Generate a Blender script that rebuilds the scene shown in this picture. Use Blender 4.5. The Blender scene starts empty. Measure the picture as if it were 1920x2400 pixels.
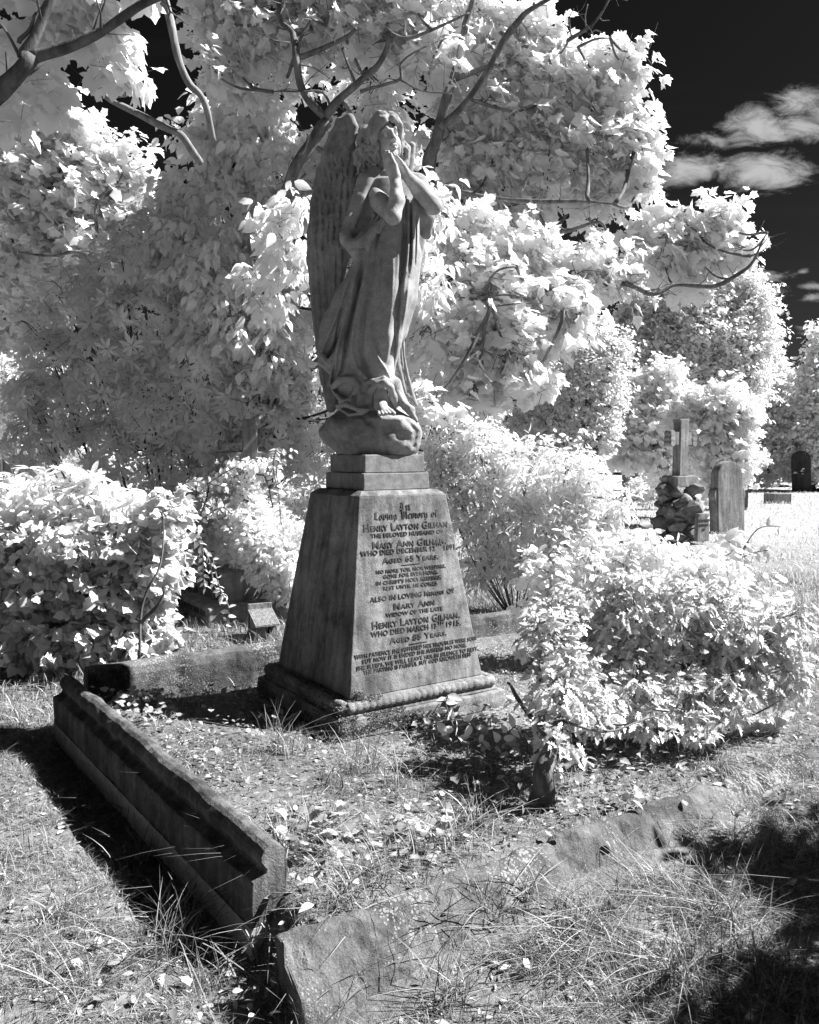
import bpy, math, random
import numpy as np
from mathutils import Vector, Matrix, noise as mnoise

# ------------------------------------------------------------ camera, sky, sun, exposure
scn = bpy.context.scene
W0, H0, F0, PITCH, CZ = 1920.0, 2400.0, 1960.0, 0.073, 1.65
cam_d = bpy.data.cameras.new("camera"); cam_d.sensor_fit = 'HORIZONTAL'; cam_d.sensor_width = 36
cam_d.lens = 36*F0/W0; cam_d.clip_start = 0.05; cam_d.clip_end = 5000
cam = bpy.data.objects.new("camera", cam_d); scn.collection.objects.link(cam)
cam.location = (0, 0, CZ); cam.rotation_euler = (math.pi/2-PITCH, 0, 0); scn.camera = cam
scn.view_settings.view_transform = 'Standard'; scn.view_settings.look = 'None'
scn.view_settings.exposure = 1.66; scn.view_settings.gamma = 1; scn.view_settings.use_curve_mapping = False
scn.render.engine = 'CYCLES'
scn.cycles.max_bounces = 14; scn.cycles.diffuse_bounces = 12; scn.cycles.glossy_bounces = 2
scn.cycles.transmission_bounces = 12; scn.cycles.transparent_max_bounces = 4
scn.cycles.use_denoising = True; scn.cycles.sample_clamp_indirect = 6
scn.cycles.caustics_reflective = False; scn.cycles.caustics_refractive = False

SUN_TO = Vector((0.690, 0.075, 0.720)).normalized()      # from the ground towards the sun
sun_el = math.asin(SUN_TO.z); sun_az = math.atan2(SUN_TO.x, SUN_TO.y)
sd = bpy.data.lights.new("sun", 'SUN'); sd.energy = 4.6; sd.angle = math.radians(0.5); sd.color = (1, 1, 1)
sun = bpy.data.objects.new("sun", sd); scn.collection.objects.link(sun)
sun.rotation_euler = SUN_TO.to_track_quat('Z', 'Y').to_euler(); sun.location = (30, -10, 30)

def make_world():
    w = bpy.data.worlds.new("World"); scn.world = w; w.use_nodes = True
    nt = w.node_tree; N = nt.nodes; Lk = nt.links; N.clear()
    out = N.new('ShaderNodeOutputWorld'); bg = N.new('ShaderNodeBackground')
    sky = N.new('ShaderNodeTexSky'); sky.sky_type = 'NISHITA'; sky.sun_disc = False
    sky.sun_elevation = sun_el; sky.sun_rotation = sun_az
    def M(op, a, b=None, c=None, clamp=False):
        n = N.new('ShaderNodeMath'); n.operation = op; n.use_clamp = clamp
        for i, v in enumerate((a, b, c)):
            if v is None: continue
            if isinstance(v, (int, float)): n.inputs[i].default_value = v
            else: Lk.new(v, n.inputs[i])
        return n.outputs[0]
    # the infrared film sees only the long-wave (red) end of the skylight: that end of a clear sky is nearly black
    sep = N.new('ShaderNodeSeparateColor'); Lk.new(sky.outputs[0], sep.inputs[0])
    ir = M('MULTIPLY', M('POWER', sep.outputs[0], 1.5), 0.0014)
    tc = N.new('ShaderNodeTexCoord'); sx = N.new('ShaderNodeSeparateXYZ'); Lk.new(tc.outputs['Generated'], sx.inputs[0])
    yy = M('MAXIMUM', sx.outputs[1], 0.02)
    u = M('DIVIDE', sx.outputs[0], yy); v = M('DIVIDE', sx.outputs[2], yy)
    # cumulus: soft ellipses on the sky dome (direction u, v, half sizes, weight), broken up by noise
    cpx = [(1778,300,62,34,1.1),(1880,296,52,28,1.0),(1880,240,60,30,.95),(1940,262,50,45,1.0),(1655,328,56,17,.75),(1625,398,82,28,1.05),(1792,400,74,34,1.15),(1834,354,36,10,.7),(1595,358,26,10,.55),(1552,460,20,13,.5),(1550,335,16,20,.6),(1700,352,60,8,.4),
           (1798,648,44,13,.85),(1802,686,44,16,.9),(1884,636,12,6,.6),(1896,671,28,7,.7),(1905,698,26,10,.8),(1886,768,24,7,.7),(1886,782,24,5,.6),(1960,690,30,14,.8)]
    cl = []
    for (cx_, cy_, ra, rb, wt) in cpx:      # bearing and height of each cloud as seen from the plot
        b_ = -(cy_-H0/2)/F0; cp_, sp_ = math.cos(PITCH), math.sin(PITCH); den = cp_+b_*sp_
        cl.append(((cx_-W0/2)/F0/den, (-sp_+b_*cp_)/den, 1.45*ra/F0/den, 1.35*rb/F0/den, wt))
    nz = N.new('ShaderNodeTexNoise'); nz.inputs['Scale'].default_value = 24; nz.inputs['Detail'].default_value = 11; nz.inputs['Roughness'].default_value = .68; nz.inputs['Distortion'].default_value = .6
    cv = N.new('ShaderNodeCombineXYZ'); Lk.new(u, cv.inputs[0]); Lk.new(M('MULTIPLY', v, 2.2), cv.inputs[1]); Lk.new(cv.outputs[0], nz.inputs['Vector'])
    nv = nz.outputs['Fac']
    tot = None
    for (cu, cvv, a, b, wt) in cl:
        du = M('DIVIDE', M('SUBTRACT', u, cu), a*1.15); dv = M('DIVIDE', M('SUBTRACT', v, cvv), b*1.15)
        r2 = M('ADD', M('MULTIPLY', du, du), M('MULTIPLY', dv, dv))
        g = M('MULTIPLY', M('POWER', 2.718, M('MULTIPLY', r2, -1.0)), wt)
        tot = g if tot is None else M('MAXIMUM', tot, g)
    dens = M('ADD', tot, M('MULTIPLY', M('SUBTRACT', nv, 0.5), 1.9))
    mr = N.new('ShaderNodeMapRange'); mr.interpolation_type = 'SMOOTHSTEP'; mr.inputs['From Min'].default_value = 0.38; mr.inputs['From Max'].default_value = 1.25
    Lk.new(dens, mr.inputs['Value'])
    msk = M('MULTIPLY', mr.outputs[0], M('GREATER_THAN', tot, 0.06))
    nz2 = N.new('ShaderNodeTexNoise'); nz2.inputs['Scale'].default_value = 4; nz2.inputs['Detail'].default_value = 4
    cv2 = N.new('ShaderNodeCombineXYZ'); Lk.new(M('MULTIPLY', u, .5), cv2.inputs[0]); Lk.new(M('MULTIPLY', v, 5), cv2.inputs[1]); Lk.new(cv2.outputs[0], nz2.inputs['Vector'])
    veil = M('MULTIPLY', M('MAXIMUM', M('SUBTRACT', nz2.outputs['Fac'], .55), 0.0), 0.006)
    val = M('ADD', M('ADD', ir, veil), M('MULTIPLY', msk, 0.165))
    cc = N.new('ShaderNodeCombineColor')
    for i in range(3): Lk.new(val, cc.inputs[i])
    Lk.new(cc.outputs[0], bg.inputs[0]); bg.inputs[1].default_value = 1.0
    Lk.new(bg.outputs[0], out.inputs[0])
make_world()

# ------------------------------------------------------------ helpers
rng = np.random.default_rng(7)
def px(x, y, Y):
    """photo pixel + distance from the camera plane -> world point"""
    cp, sp = math.cos(PITCH), math.sin(PITCH)
    a = (x-W0/2)/F0; b = -(y-H0/2)/F0
    dy = cp + b*sp; dz = -sp + b*cp
    return Vector((a*Y/dy, Y, CZ + dz*Y/dy))
def gpx(x, y, z=0.0):
    """photo pixel -> point on the level z"""
    p = px(x, y, 1.0); t = (z-CZ)/(p.z-CZ); return Vector((p.x*t, t, z))

def tag(o, label=None, cat=None, group=None, kind=None):
    if label: o['label'] = label
    if cat: o['category'] = cat
    if group: o['group'] = group
    if kind: o['kind'] = kind
    return o
def empty(name, loc=(0,0,0), rz=0.0):
    o = bpy.data.objects.new(name, None); o.empty_display_size = .2
    scn.collection.objects.link(o); o.location = loc; o.rotation_euler = (0,0,rz); return o
def link(name, me, mat=None, parent=None, keep=True):
    o = bpy.data.objects.new(name, me); scn.collection.objects.link(o)
    if mat is not None and not me.materials: me.materials.append(mat)
    if parent is not None:
        o.parent = parent
        if keep:     # geometry was written in world space: cancel the parents' placement
            m = Matrix.Identity(4); p = parent
            chain = []
            while p is not None: chain.append(p); p = p.parent
            for q in reversed(chain): m = m @ (q.matrix_parent_inverse @ Matrix.LocRotScale(q.location, q.rotation_euler, q.scale))
            o.matrix_parent_inverse = m.inverted()
    return o
def np_mesh(name, V, loops, sizes, smooth=True, attr=None):
    """numpy arrays -> mesh. loops: flat vertex indices, sizes: corners per face"""
    V = np.ascontiguousarray(V, dtype=np.float32); loops = np.ascontiguousarray(loops, dtype=np.int32).ravel()
    sizes = np.ascontiguousarray(sizes, dtype=np.int32)
    me = bpy.data.meshes.new(name); me.vertices.add(len(V)); me.vertices.foreach_set('co', V.ravel())
    me.loops.add(len(loops)); me.loops.foreach_set('vertex_index', loops)
    me.polygons.add(len(sizes)); st = np.zeros(len(sizes), np.int32); st[1:] = np.cumsum(sizes)[:-1]
    me.polygons.foreach_set('loop_start', st)
    if smooth is not None: me.polygons.foreach_set('use_smooth', np.full(len(sizes), bool(smooth)))
    if attr is not None:
        at = me.attributes.new('rnd', 'FLOAT', 'POINT'); at.data.foreach_set('value', np.ascontiguousarray(attr, dtype=np.float32))
    me.update(calc_edges=True); return me
class MB:
    """collects shapes into one mesh"""
    def __init__(s): s.v = []; s.f = []; s.sm = []
    def add(s, V, F, smooth=False):
        n = len(s.v); s.v += [tuple(p) for p in V]; s.f += [tuple(i+n for i in f) for f in F]; s.sm += [smooth]*len(F); return s
    def box(s, lo, hi, M=None):
        x0,y0,z0 = lo; x1,y1,z1 = hi
        V = [Vector(p) for p in ((x0,y0,z0),(x1,y0,z0),(x1,y1,z0),(x0,y1,z0),(x0,y0,z1),(x1,y0,z1),(x1,y1,z1),(x0,y1,z1))]
        if M is not None: V = [M @ p for p in V]
        return s.add(V, [(0,3,2,1),(4,5,6,7),(0,1,5,4),(1,2,6,5),(2,3,7,6),(3,0,4,7)])
    def frustum(s, c, a, b, h0, z0, h1, z1):
        V = []
        for h, z in ((h0, z0), (h1, z1)):
            for sa, sb in ((-1,-1),(1,-1),(1,1),(-1,1)):
                V.append(Vector((c[0], c[1], z)) + a*(sa*h) + b*(sb*h))
        return s.add(V, [(0,3,2,1),(4,5,6,7),(0,1,5,4),(1,2,6,5),(2,3,7,6),(3,0,4,7)])
    def prism(s, poly, d0, d1, M=None, smooth=False):
        """poly: (x,z) outline, extruded along y from d0 to d1"""
        n = len(poly); V = [Vector((x, d0, z)) for x, z in poly] + [Vector((x, d1, z)) for x, z in poly]
        if M is not None: V = [M @ p for p in V]
        F = [tuple(range(n)), tuple(range(2*n-1, n-1, -1))]
        s.add(V, F); k = len(s.v)-2*n
        s.f += [(k+i, k+n+i, k+n+(i+1) % n, k+(i+1) % n) for i in range(n)]; s.sm += [smooth]*n
        return s
    def tube(s, pts, rad, n=8, cap=True):
        pts = [Vector(p) for p in pts]; R = rad if hasattr(rad, '__len__') else [rad]*len(pts)
        V = []; F = []; prev = None
        for i, p in enumerate(pts):
            t = (pts[min(i+1, len(pts)-1)] - pts[max(i-1, 0)]).normalized()
            if prev is None: a = t.orthogonal().normalized()
            else: a = (prev - t*prev.dot(t)).normalized()
            prev = a; b = t.cross(a)
            for k in range(n):
                an = 2*math.pi*k/n; V.append(p + (a*math.cos(an) + b*math.sin(an))*R[i])
        for i in range(len(pts)-1):
            for k in range(n):
                F.append((i*n+k, i*n+(k+1) % n, (i+1)*n+(k+1) % n, (i+1)*n+k))
        s.add(V, F, True)
        if cap: m = len(s.v)-len(V); s.f += [tuple(m+k for k in range(n))[::-1], tuple(m+(len(pts)-1)*n+k for k in range(n))]; s.sm += [False, False]
        return s
    def mesh(s, name, bevel=0):
        V = np.array(s.v, np.float32).reshape(-1, 3); L = [i for f in s.f for i in f]; me = np_mesh(name, V, L, [len(f) for f in s.f], None)
        me.polygons.foreach_set('use_smooth', s.sm); return me
    def build(s, name, mat, parent=None, bevel=0, seg=2, keep=True):
        o = link(name, s.mesh(name), mat, parent, keep)
        if bevel:
            b = o.modifiers.new('bevel', 'BEVEL'); b.width = bevel; b.segments = seg; b.limit_method = 'ANGLE'; b.angle_limit = math.radians(32)
        return o

# ------------------------------------------------------------ materials (the scene is an infrared monochrome: every surface is a grey)
def new_mat(name):
    m = bpy.data.materials.new(name); m.use_nodes = True; nt = m.node_tree; nt.nodes.clear()
    out = nt.nodes.new('ShaderNodeOutputMaterial'); return m, nt, out
def node(nt, typ, **kw):
    n = nt.nodes.new(typ)
    for k, v in kw.items():
        if k in n.inputs.keys(): 
            if hasattr(v, 'is_linked') or isinstance(v, bpy.types.NodeSocket): nt.links.new(v, n.inputs[k])
            else: n.inputs[k].default_value = v
        else: setattr(n, k, v)
    return n
def mth(nt, op, a, b=None, clamp=False):
    n = nt.nodes.new('ShaderNodeMath'); n.operation = op; n.use_clamp = clamp
    for i, v in enumerate((a, b)):
        if v is None: continue
        if isinstance(v, (int, float)): n.inputs[i].default_value = v
        else: nt.links.new(v, n.inputs[i])
    return n.outputs[0]
def ramp(nt, fac, stops):
    n = nt.nodes.new('ShaderNodeValToRGB'); nt.links.new(fac, n.inputs[0]); e = n.color_ramp.elements
    while len(e) < len(stops): e.new(.5)
    for i, (p, v) in enumerate(stops): e[i].position = p; e[i].color = (v, v, v, 1)
    return n.outputs[0]
def noise(nt, scale, detail=4, rough=.55, vec=None):
    n = nt.nodes.new('ShaderNodeTexNoise'); n.inputs['Scale'].default_value = scale; n.inputs['Detail'].default_value = detail; n.inputs['Roughness'].default_value = rough
    if vec is not None: nt.links.new(vec, n.inputs['Vector'])
    return n.outputs['Fac']
def stone(name, lo, hi, spots=.0, streak=.0, bump=.4, scale=1.0, dark=.0, grain=.35):
    m, nt, out = new_mat(name); tc = node(nt, 'ShaderNodeTexCoord'); ob = tc.outputs['Object']
    a = noise(nt, 3.1*scale, 8, .62, ob); g = noise(nt, 160*scale, 3, .6, ob); c = noise(nt, 22*scale, 5, .65, ob)
    base = ramp(nt, a, [(.32, lo), (.68, hi)])
    fine = ramp(nt, mth(nt, 'ADD', mth(nt, 'MULTIPLY', g, grain), mth(nt, 'MULTIPLY', c, 1-grain)), [(.3, .55), (.7, 1.35)])
    mx = node(nt, 'ShaderNodeMix', data_type='RGBA', blend_type='MULTIPLY'); mx.inputs[0].default_value = 1
    nt.links.new(base, mx.inputs[6]); nt.links.new(fine, mx.inputs[7]); col = mx.outputs[2]
    if streak:
        mp = node(nt, 'ShaderNodeMapping'); nt.links.new(ob, mp.inputs[0]); mp.inputs['Scale'].default_value = (1, 1, .09)
        st = noise(nt, 16*scale, 5, .6, mp.outputs[0]); sr = ramp(nt, st, [(.38, 1-streak), (.6, 1.08)])
        m2 = node(nt, 'ShaderNodeMix', data_type='RGBA', blend_type='MULTIPLY'); m2.inputs[0].default_value = 1
        nt.links.new(col, m2.inputs[6]); nt.links.new(sr, m2.inputs[7]); col = m2.outputs[2]
    if dark:
        dk = noise(nt, 7*scale, 6, .7, ob); dr = ramp(nt, dk, [(.5, 1), (.66, 1-dark)])
        m3 = node(nt, 'ShaderNodeMix', data_type='RGBA', blend_type='MULTIPLY'); m3.inputs[0].default_value = 1
        nt.links.new(col, m3.inputs[6]); nt.links.new(dr, m3.inputs[7]); col = m3.outputs[2]
    if spots:
        nd = node(nt, 'ShaderNodeTexNoise'); nd.inputs['Scale'].default_value = 60*scale; nt.links.new(ob, nd.inputs['Vector']); va = node(nt, 'ShaderNodeVectorMath', operation='MULTIPLY_ADD'); nt.links.new(nd.outputs['Color'], va.inputs[0]); va.inputs[1].default_value = (.016, .016, .016); nt.links.new(ob, va.inputs[2])
        vo = node(nt, 'ShaderNodeTexVoronoi'); vo.inputs['Scale'].default_value = 75*scale; nt.links.new(va.outputs[0], vo.inputs['Vector'])
        patch = noise(nt, 3.7*scale, 3, .6, ob)
        rad = mth(nt, 'MULTIPLY', mth(nt, 'MAXIMUM', mth(nt, 'SUBTRACT', patch, .58-.16*spots), 0.0), 1.9)
        sp = mth(nt, 'LESS_THAN', vo.outputs['Distance'], rad)
        m4 = node(nt, 'ShaderNodeMix', data_type='RGBA'); nt.links.new(mth(nt, 'MULTIPLY', sp, .7), m4.inputs[0])
        nt.links.new(col, m4.inputs[6]); m4.inputs[7].default_value = (.34, .34, .34, 1); col = m4.outputs[2]
    bs = node(nt, 'ShaderNodeBsdfPrincipled'); nt.links.new(col, bs.inputs['Base Color']); bs.inputs['Roughness'].default_value = .92; bs.inputs['Specular IOR Level'].default_value = .15
    bp = node(nt, 'ShaderNodeBump'); bp.inputs['Strength'].default_value = bump; bp.inputs['Distance'].default_value = .012
    hgt = mth(nt, 'ADD', mth(nt, 'MULTIPLY', c, .8), mth(nt, 'MULTIPLY', g, .35)); nt.links.new(hgt, bp.inputs['Height'])
    nt.links.new(bp.outputs[0], bs.inputs['Normal']); nt.links.new(bs.outputs[0], out.inputs[0]); return m
def leafy(name, alb, trans=.38, var=.25, gloss=.12):
    """leaves as infrared film sees them: very bright, and light glows through them"""
    m, nt, out = new_mat(name)
    at = node(nt, 'ShaderNodeAttribute', attribute_name='rnd')
    v = mth(nt, 'ADD', mth(nt, 'MULTIPLY', mth(nt, 'SUBTRACT', at.outputs['Fac'], .5), var), alb)
    v = mth(nt, 'MINIMUM', v, .92)
    cc = node(nt, 'ShaderNodeCombineColor'); [nt.links.new(v, cc.inputs[i]) for i in range(3)]
    df = node(nt, 'ShaderNodeBsdfDiffuse'); tr = node(nt, 'ShaderNodeBsdfTranslucent'); gl = node(nt, 'ShaderNodeBsdfGlossy')
    gl.inputs['Roughness'].default_value = .45; gl.inputs['Color'].default_value = (.8, .8, .8, 1)
    nt.links.new(cc.outputs[0], df.inputs[0]); nt.links.new(cc.outputs[0], tr.inputs[0])
    m1 = node(nt, 'ShaderNodeMixShader'); m1.inputs[0].default_value = trans; nt.links.new(df.outputs[0], m1.inputs[1]); nt.links.new(tr.outputs[0], m1.inputs[2])
    m2 = node(nt, 'ShaderNodeMixShader'); m2.inputs[0].default_value = gloss*.5; nt.links.new(m1.outputs[0], m2.inputs[1]); nt.links.new(gl.outputs[0], m2.inputs[2])
    nt.links.new(m2.outputs[0], out.inputs[0]); return m
def bark(name, lo, hi, scale=1):
    m, nt, out = new_mat(name); tc = node(nt, 'ShaderNodeTexCoord'); mp = node(nt, 'ShaderNodeMapping'); nt.links.new(tc.outputs['Object'], mp.inputs[0]); mp.inputs['Scale'].default_value = (1, 1, .35)
    a = noise(nt, 14*scale, 6, .65, mp.outputs[0]); c = ramp(nt, a, [(.35, lo), (.65, hi)])
    bs = node(nt, 'ShaderNodeBsdfDiffuse'); nt.links.new(c, bs.inputs[0])
    bp = node(nt, 'ShaderNodeBump'); bp.inputs['Strength'].default_value = .7; bp.inputs['Distance'].default_value = .02; nt.links.new(a, bp.inputs['Height']); nt.links.new(bp.outputs[0], bs.inputs['Normal'])
    nt.links.new(bs.outputs[0], out.inputs[0]); return m
def flat(name, v, rough=.9):
    m, nt, out = new_mat(name); bs = node(nt, 'ShaderNodeBsdfDiffuse'); bs.inputs[0].default_value = (v, v, v, 1); nt.links.new(bs.outputs[0], out.inputs[0]); return m

M = {}
M['shaft'] = stone('weathered_sandstone', .16, .33, spots=.35, streak=.45, bump=.6, dark=.45, grain=.6)
M['block'] = stone('smooth_sandstone', .17, .26, spots=.1, streak=.12, bump=.35)
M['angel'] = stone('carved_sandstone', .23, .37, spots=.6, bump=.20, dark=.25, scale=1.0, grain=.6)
M['flesh'] = stone('pale_worn_sandstone', .34, .50, spots=.7, bump=.22, dark=.15)
M['wing'] = stone('shade_toned_sandstone', .15, .25, spots=.4, bump=.2, dark=.3)  # same sandstone, darker: the near wing's shade is put into its colour
M['rock'] = stone('pitted_carved_rock', .20, .36, spots=.6, bump=.7, dark=.3)
M['base'] = stone('worn_base_stone', .15, .33, spots=.6, streak=.3, bump=.9, dark=.4, grain=.6)
M['kerb'] = stone('lichened_kerb_stone', .07, .19, spots=1.1, streak=.2, bump=1.0, dark=.6, grain=.7)
M['kerb_dark'] = stone('sooty_kerb_stone', .08, .20, spots=.25, streak=.45, bump=.8, dark=.3)
M['tile'] = stone('pale_facing_tile', .34, .42, bump=.1)
M['grave'] = stone('grey_gravestone', .18, .32, streak=.4, bump=.4)
M['grave_dark'] = stone('dark_gravestone', .03, .06, streak=.3, bump=.4)
M['rubble'] = stone('rubble_rock', .10, .30, bump=.8, dark=.4)
M['letter'] = stone('lead_lettering', .035, .11, bump=.2, scale=2.2, grain=.3)
M['bark'] = bark('tree_bark', .08, .24)
M['bark_pale'] = bark('pale_tree_bark', .16, .32)
M['bark_mid'] = bark('dark_limb_bark', .06, .16)  # darker bark tone for the near sycamore's limbs
M['bark_dark'] = bark('dark_twig_bark', .04, .12)
M['wood'] = bark('weathered_box_wood', .13, .27, 3)
M['headstone_pale'] = stone('pale_headstone', .34, .44, streak=.3, bump=.2)
M['hole'] = flat('hole_shade_black', .01)
# ------------------------------------------------------------ a small sculpting kit: distance field -> one continuous surface
class Field:
    def __init__(s, lo, hi, h):
        s.h = h; s.lo = np.array(lo, np.float32); n = np.ceil((np.array(hi)-np.array(lo))/h).astype(int)+1
        s.n = n; s.D = np.full(n, .2, np.float32)
        s.ax = [s.lo[i]+h*np.arange(n[i], dtype=np.float32) for i in range(3)]
    def sl(s, lo, hi, pad):
        r = []
        for i in range(3):
            a = int(max(0, np.floor((lo[i]-pad-s.lo[i])/s.h))); b = int(min(s.n[i], np.ceil((hi[i]+pad-s.lo[i])/s.h)+1))
            if b <= a: return None
            r.append(slice(a, b))
        return tuple(r)
    def grid(s, r): return s.ax[0][r[0]][:, None, None], s.ax[1][r[1]][None, :, None], s.ax[2][r[2]][None, None, :]
    def put(s, lo, hi, fn, k=.01, sub=False):
        r = s.sl(lo, hi, .03+2*k)
        if r is None: return s
        d = fn(*s.grid(r)); D = s.D[r]
        if sub: D = -D
        hh = np.clip(.5+.5*(D-d)/k, 0, 1) if k > 0 else (d < D).astype(np.float32)
        out = D*(1-hh)+d*hh-k*hh*(1-hh); s.D[r] = -out if sub else out
        return s
    def ball(s, c, r, k=.01, sub=False, R=None):
        """ellipsoid; r scalar or 3, R optional rotation (columns = axes)"""
        r3 = np.array([r]*3 if np.isscalar(r) else r, float); c = np.array(c, float); m = r3.max()
        def fn(X, Y, Z):
            p = [X-c[0], Y-c[1], Z-c[2]]
            if R is not None: p = [p[0]*R[0][i]+p[1]*R[1][i]+p[2]*R[2][i] for i in range(3)]
            q = np.sqrt((p[0]/r3[0])**2+(p[1]/r3[1])**2+(p[2]/r3[2])**2)
            q2 = np.sqrt((p[0]/r3[0]**2)**2+(p[1]/r3[1]**2)**2+(p[2]/r3[2]**2)**2)+1e-9
            return q*(q-1)/q2
        return s.put(c-m, c+m, fn, k, sub)
    def limb(s, pts, rad, k=.01, sub=False):
        pts = [np.array(p, float) for p in pts]
        for a, b, ra, rb in zip(pts[:-1], pts[1:], rad[:-1], rad[1:]):
            ab = b-a; L = (ab@ab)+1e-12; m = max(ra, rb)
            def fn(X, Y, Z):
                t = np.clip(((X-a[0])*ab[0]+(Y-a[1])*ab[1]+(Z-a[2])*ab[2])/L, 0, 1)
                return np.sqrt((X-a[0]-t*ab[0])**2+(Y-a[1]-t*ab[1])**2+(Z-a[2]-t*ab[2])**2)-(ra+(rb-ra)*t)
            s.put(np.minimum(a, b)-m, np.maximum(a, b)+m, fn, k, sub)
        return s
    def loft(s, zs, xl, xr, yc, yb, k=.02, pw=2.0):
        """upright body: at each height an (almost) elliptic section between xl and xr, centre depth yc, half depth yb"""
        o = np.argsort(zs); zs = np.array(zs)[o]; xl = np.array(xl)[o]; xr = np.array(xr)[o]; yc = np.array(yc)[o]; yb = np.array(yb)[o]
        lo = (xl.min(), (yc-yb).min(), zs[0]); hi = (xr.max(), (yc+yb).max(), zs[-1])
        def fn(X, Y, Z):
            z = Z.ravel(); f = lambda a: np.interp(z, zs, a).astype(np.float32)[None, None, :]
            L, R, C, B = f(xl), f(xr), f(yc), f(yb); cx = (L+R)/2; a = (R-L)/2
            q = (np.abs((X-cx)/a)**pw+np.abs((Y-C)/B)**pw)**(1/pw)
            d = (q-1)*np.minimum(a, B)*.9
            return np.maximum(d, np.maximum(zs[0]-Z, Z-zs[-1]))
        return s.put(lo, hi, fn, k)
    def relief(s, pts, amp, w, y_max=1e9, y_min=-1e9, sharp=2.0):
        """ridge (amp>0) or groove (amp<0) along a polyline of (x,z[,amp scale]) seen from the front"""
        P = np.array([(p[0], p[1]) for p in pts], float); A = np.array([p[2] if len(p) > 2 else 1.0 for p in pts], float)
        r = s.sl((P[:, 0].min(), s.lo[1], P[:, 1].min()), (P[:, 0].max(), s.ax[1][-1], P[:, 1].max()), 2.5*w)
        if r is None: return s
        X = s.ax[0][r[0]][:, None]; Z = s.ax[2][r[2]][None, :]
        best = np.full((X.shape[0], Z.shape[1]), 9., np.float32); am = np.zeros_like(best)
        for a, b, u, v in zip(P[:-1], P[1:], A[:-1], A[1:]):
            ab = b-a; L = ab@ab+1e-12; t = np.clip(((X-a[0])*ab[0]+(Z-a[1])*ab[1])/L, 0, 1)
            d = np.sqrt((X-a[0]-t*ab[0])**2+(Z-a[1]-t*ab[1])**2); q = d < best
            best = np.where(q, d, best); am = np.where(q, u+(v-u)*t, am)
        g = (amp*am*np.exp(-(best/w)**sharp)).astype(np.float32)
        Y = s.ax[1][r[1]]; ym = ((Y < y_max) & (Y > y_min)).astype(np.float32)
        s.D[r] -= g[:, None, :]*ym[None, :, None]; return s
    def rough(s, amp, scale, seed=0):
        rg = np.random.default_rng(seed); X, Y, Z = s.grid((slice(None),)*3)
        for o in range(3):
            for _ in range(4):
                d = rg.normal(size=3); d /= np.linalg.norm(d); f = scale*(2**o)*rg.uniform(.7, 1.3); ph = rg.uniform(0, 6.28, 3)
                s.D += (amp/(2**o)/2)*(np.sin(f*d[0]*X+ph[0]+1.7*np.sin(f*.6*Z+ph[2]))*np.sin(f*d[1]*Y+f*d[2]*Z+ph[1])).astype(np.float32)
        return s
    def blur(s, it=1):
        D = s.D
        for _ in range(it):
            for ax in range(3):
                E_ = D.copy(); sl1 = [slice(None)]*3; sl2 = [slice(None)]*3; c = [slice(None)]*3
                sl1[ax] = slice(0, -2); sl2[ax] = slice(2, None); c[ax] = slice(1, -1)
                E_[tuple(c)] = .5*D[tuple(c)]+.25*(D[tuple(sl1)]+D[tuple(sl2)]); D = E_
        s.D = D; return s
    def mesh(s, name):
        D = s.D
        for ax in range(3):      # keep the surface closed at the border
            q = [slice(None)]*3; q[ax] = 0; D[tuple(q)] = np.maximum(D[tuple(q)], .5*s.h); q[ax] = -1; D[tuple(q)] = np.maximum(D[tuple(q)], .5*s.h)
        S = D < 0; n = D.shape
        c = np.zeros(tuple(i-1 for i in n), np.int8)
        cs = [(i, j, k) for i in (0, 1) for j in (0, 1) for k in (0, 1)]
        sub = lambda A, o: A[o[0]:n[0]-1+o[0], o[1]:n[1]-1+o[1], o[2]:n[2]-1+o[2]]
        for o in cs: c += sub(S, o).astype(np.int8)
        I = np.argwhere((c > 0) & (c < 8)); idx = -np.ones(c.shape, np.int32); idx[tuple(I.T)] = np.arange(len(I))
        acc = np.zeros((len(I), 3)); cnt = np.zeros(len(I))
        for o in cs:
            for ax in range(3):
                if o[ax]: continue
                p = list(o); p[ax] = 1
                a = D[I[:, 0]+o[0], I[:, 1]+o[1], I[:, 2]+o[2]]; b = D[I[:, 0]+p[0], I[:, 1]+p[1], I[:, 2]+p[2]]
                m = (a < 0) != (b < 0); t = np.where(m, a/(a-b+1e-20), 0)
                pos = np.tile(np.array(o, float), (len(I), 1)); pos[:, ax] += t
                acc += pos*m[:, None]; cnt += m
        V = (I+acc/cnt[:, None])*s.h+s.lo
        F = []
        for ax in range(3):
            A = [slice(1, -1)]*3; A[ax] = slice(0, n[ax]-1); B = list(A); B[ax] = slice(1, n[ax])
            a = S[tuple(A)]; b = S[tuple(B)]; E_ = np.argwhere(a != b); 
            if not len(E_): continue
            fl = a[tuple(E_.T)]; base = E_.copy(); o1, o2 = [i for i in range(3) if i != ax]
            base[:, o1] += 1; base[:, o2] += 1
            def vi(d1, d2):
                q = base.copy(); q[:, o1] += d1; q[:, o2] += d2; return idx[q[:, 0], q[:, 1], q[:, 2]]
            Q = np.stack([vi(-1, -1), vi(0, -1), vi(0, 0), vi(-1, 0)], 1)
            if ax == 1: fl = ~fl
            Q[~fl] = Q[~fl][:, ::-1]; F.append(Q)
        F = np.concatenate(F); F = F[(F >= 0).all(1)]
        return np_mesh(name, V, F.ravel(), np.full(len(F), 4), True)
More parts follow.
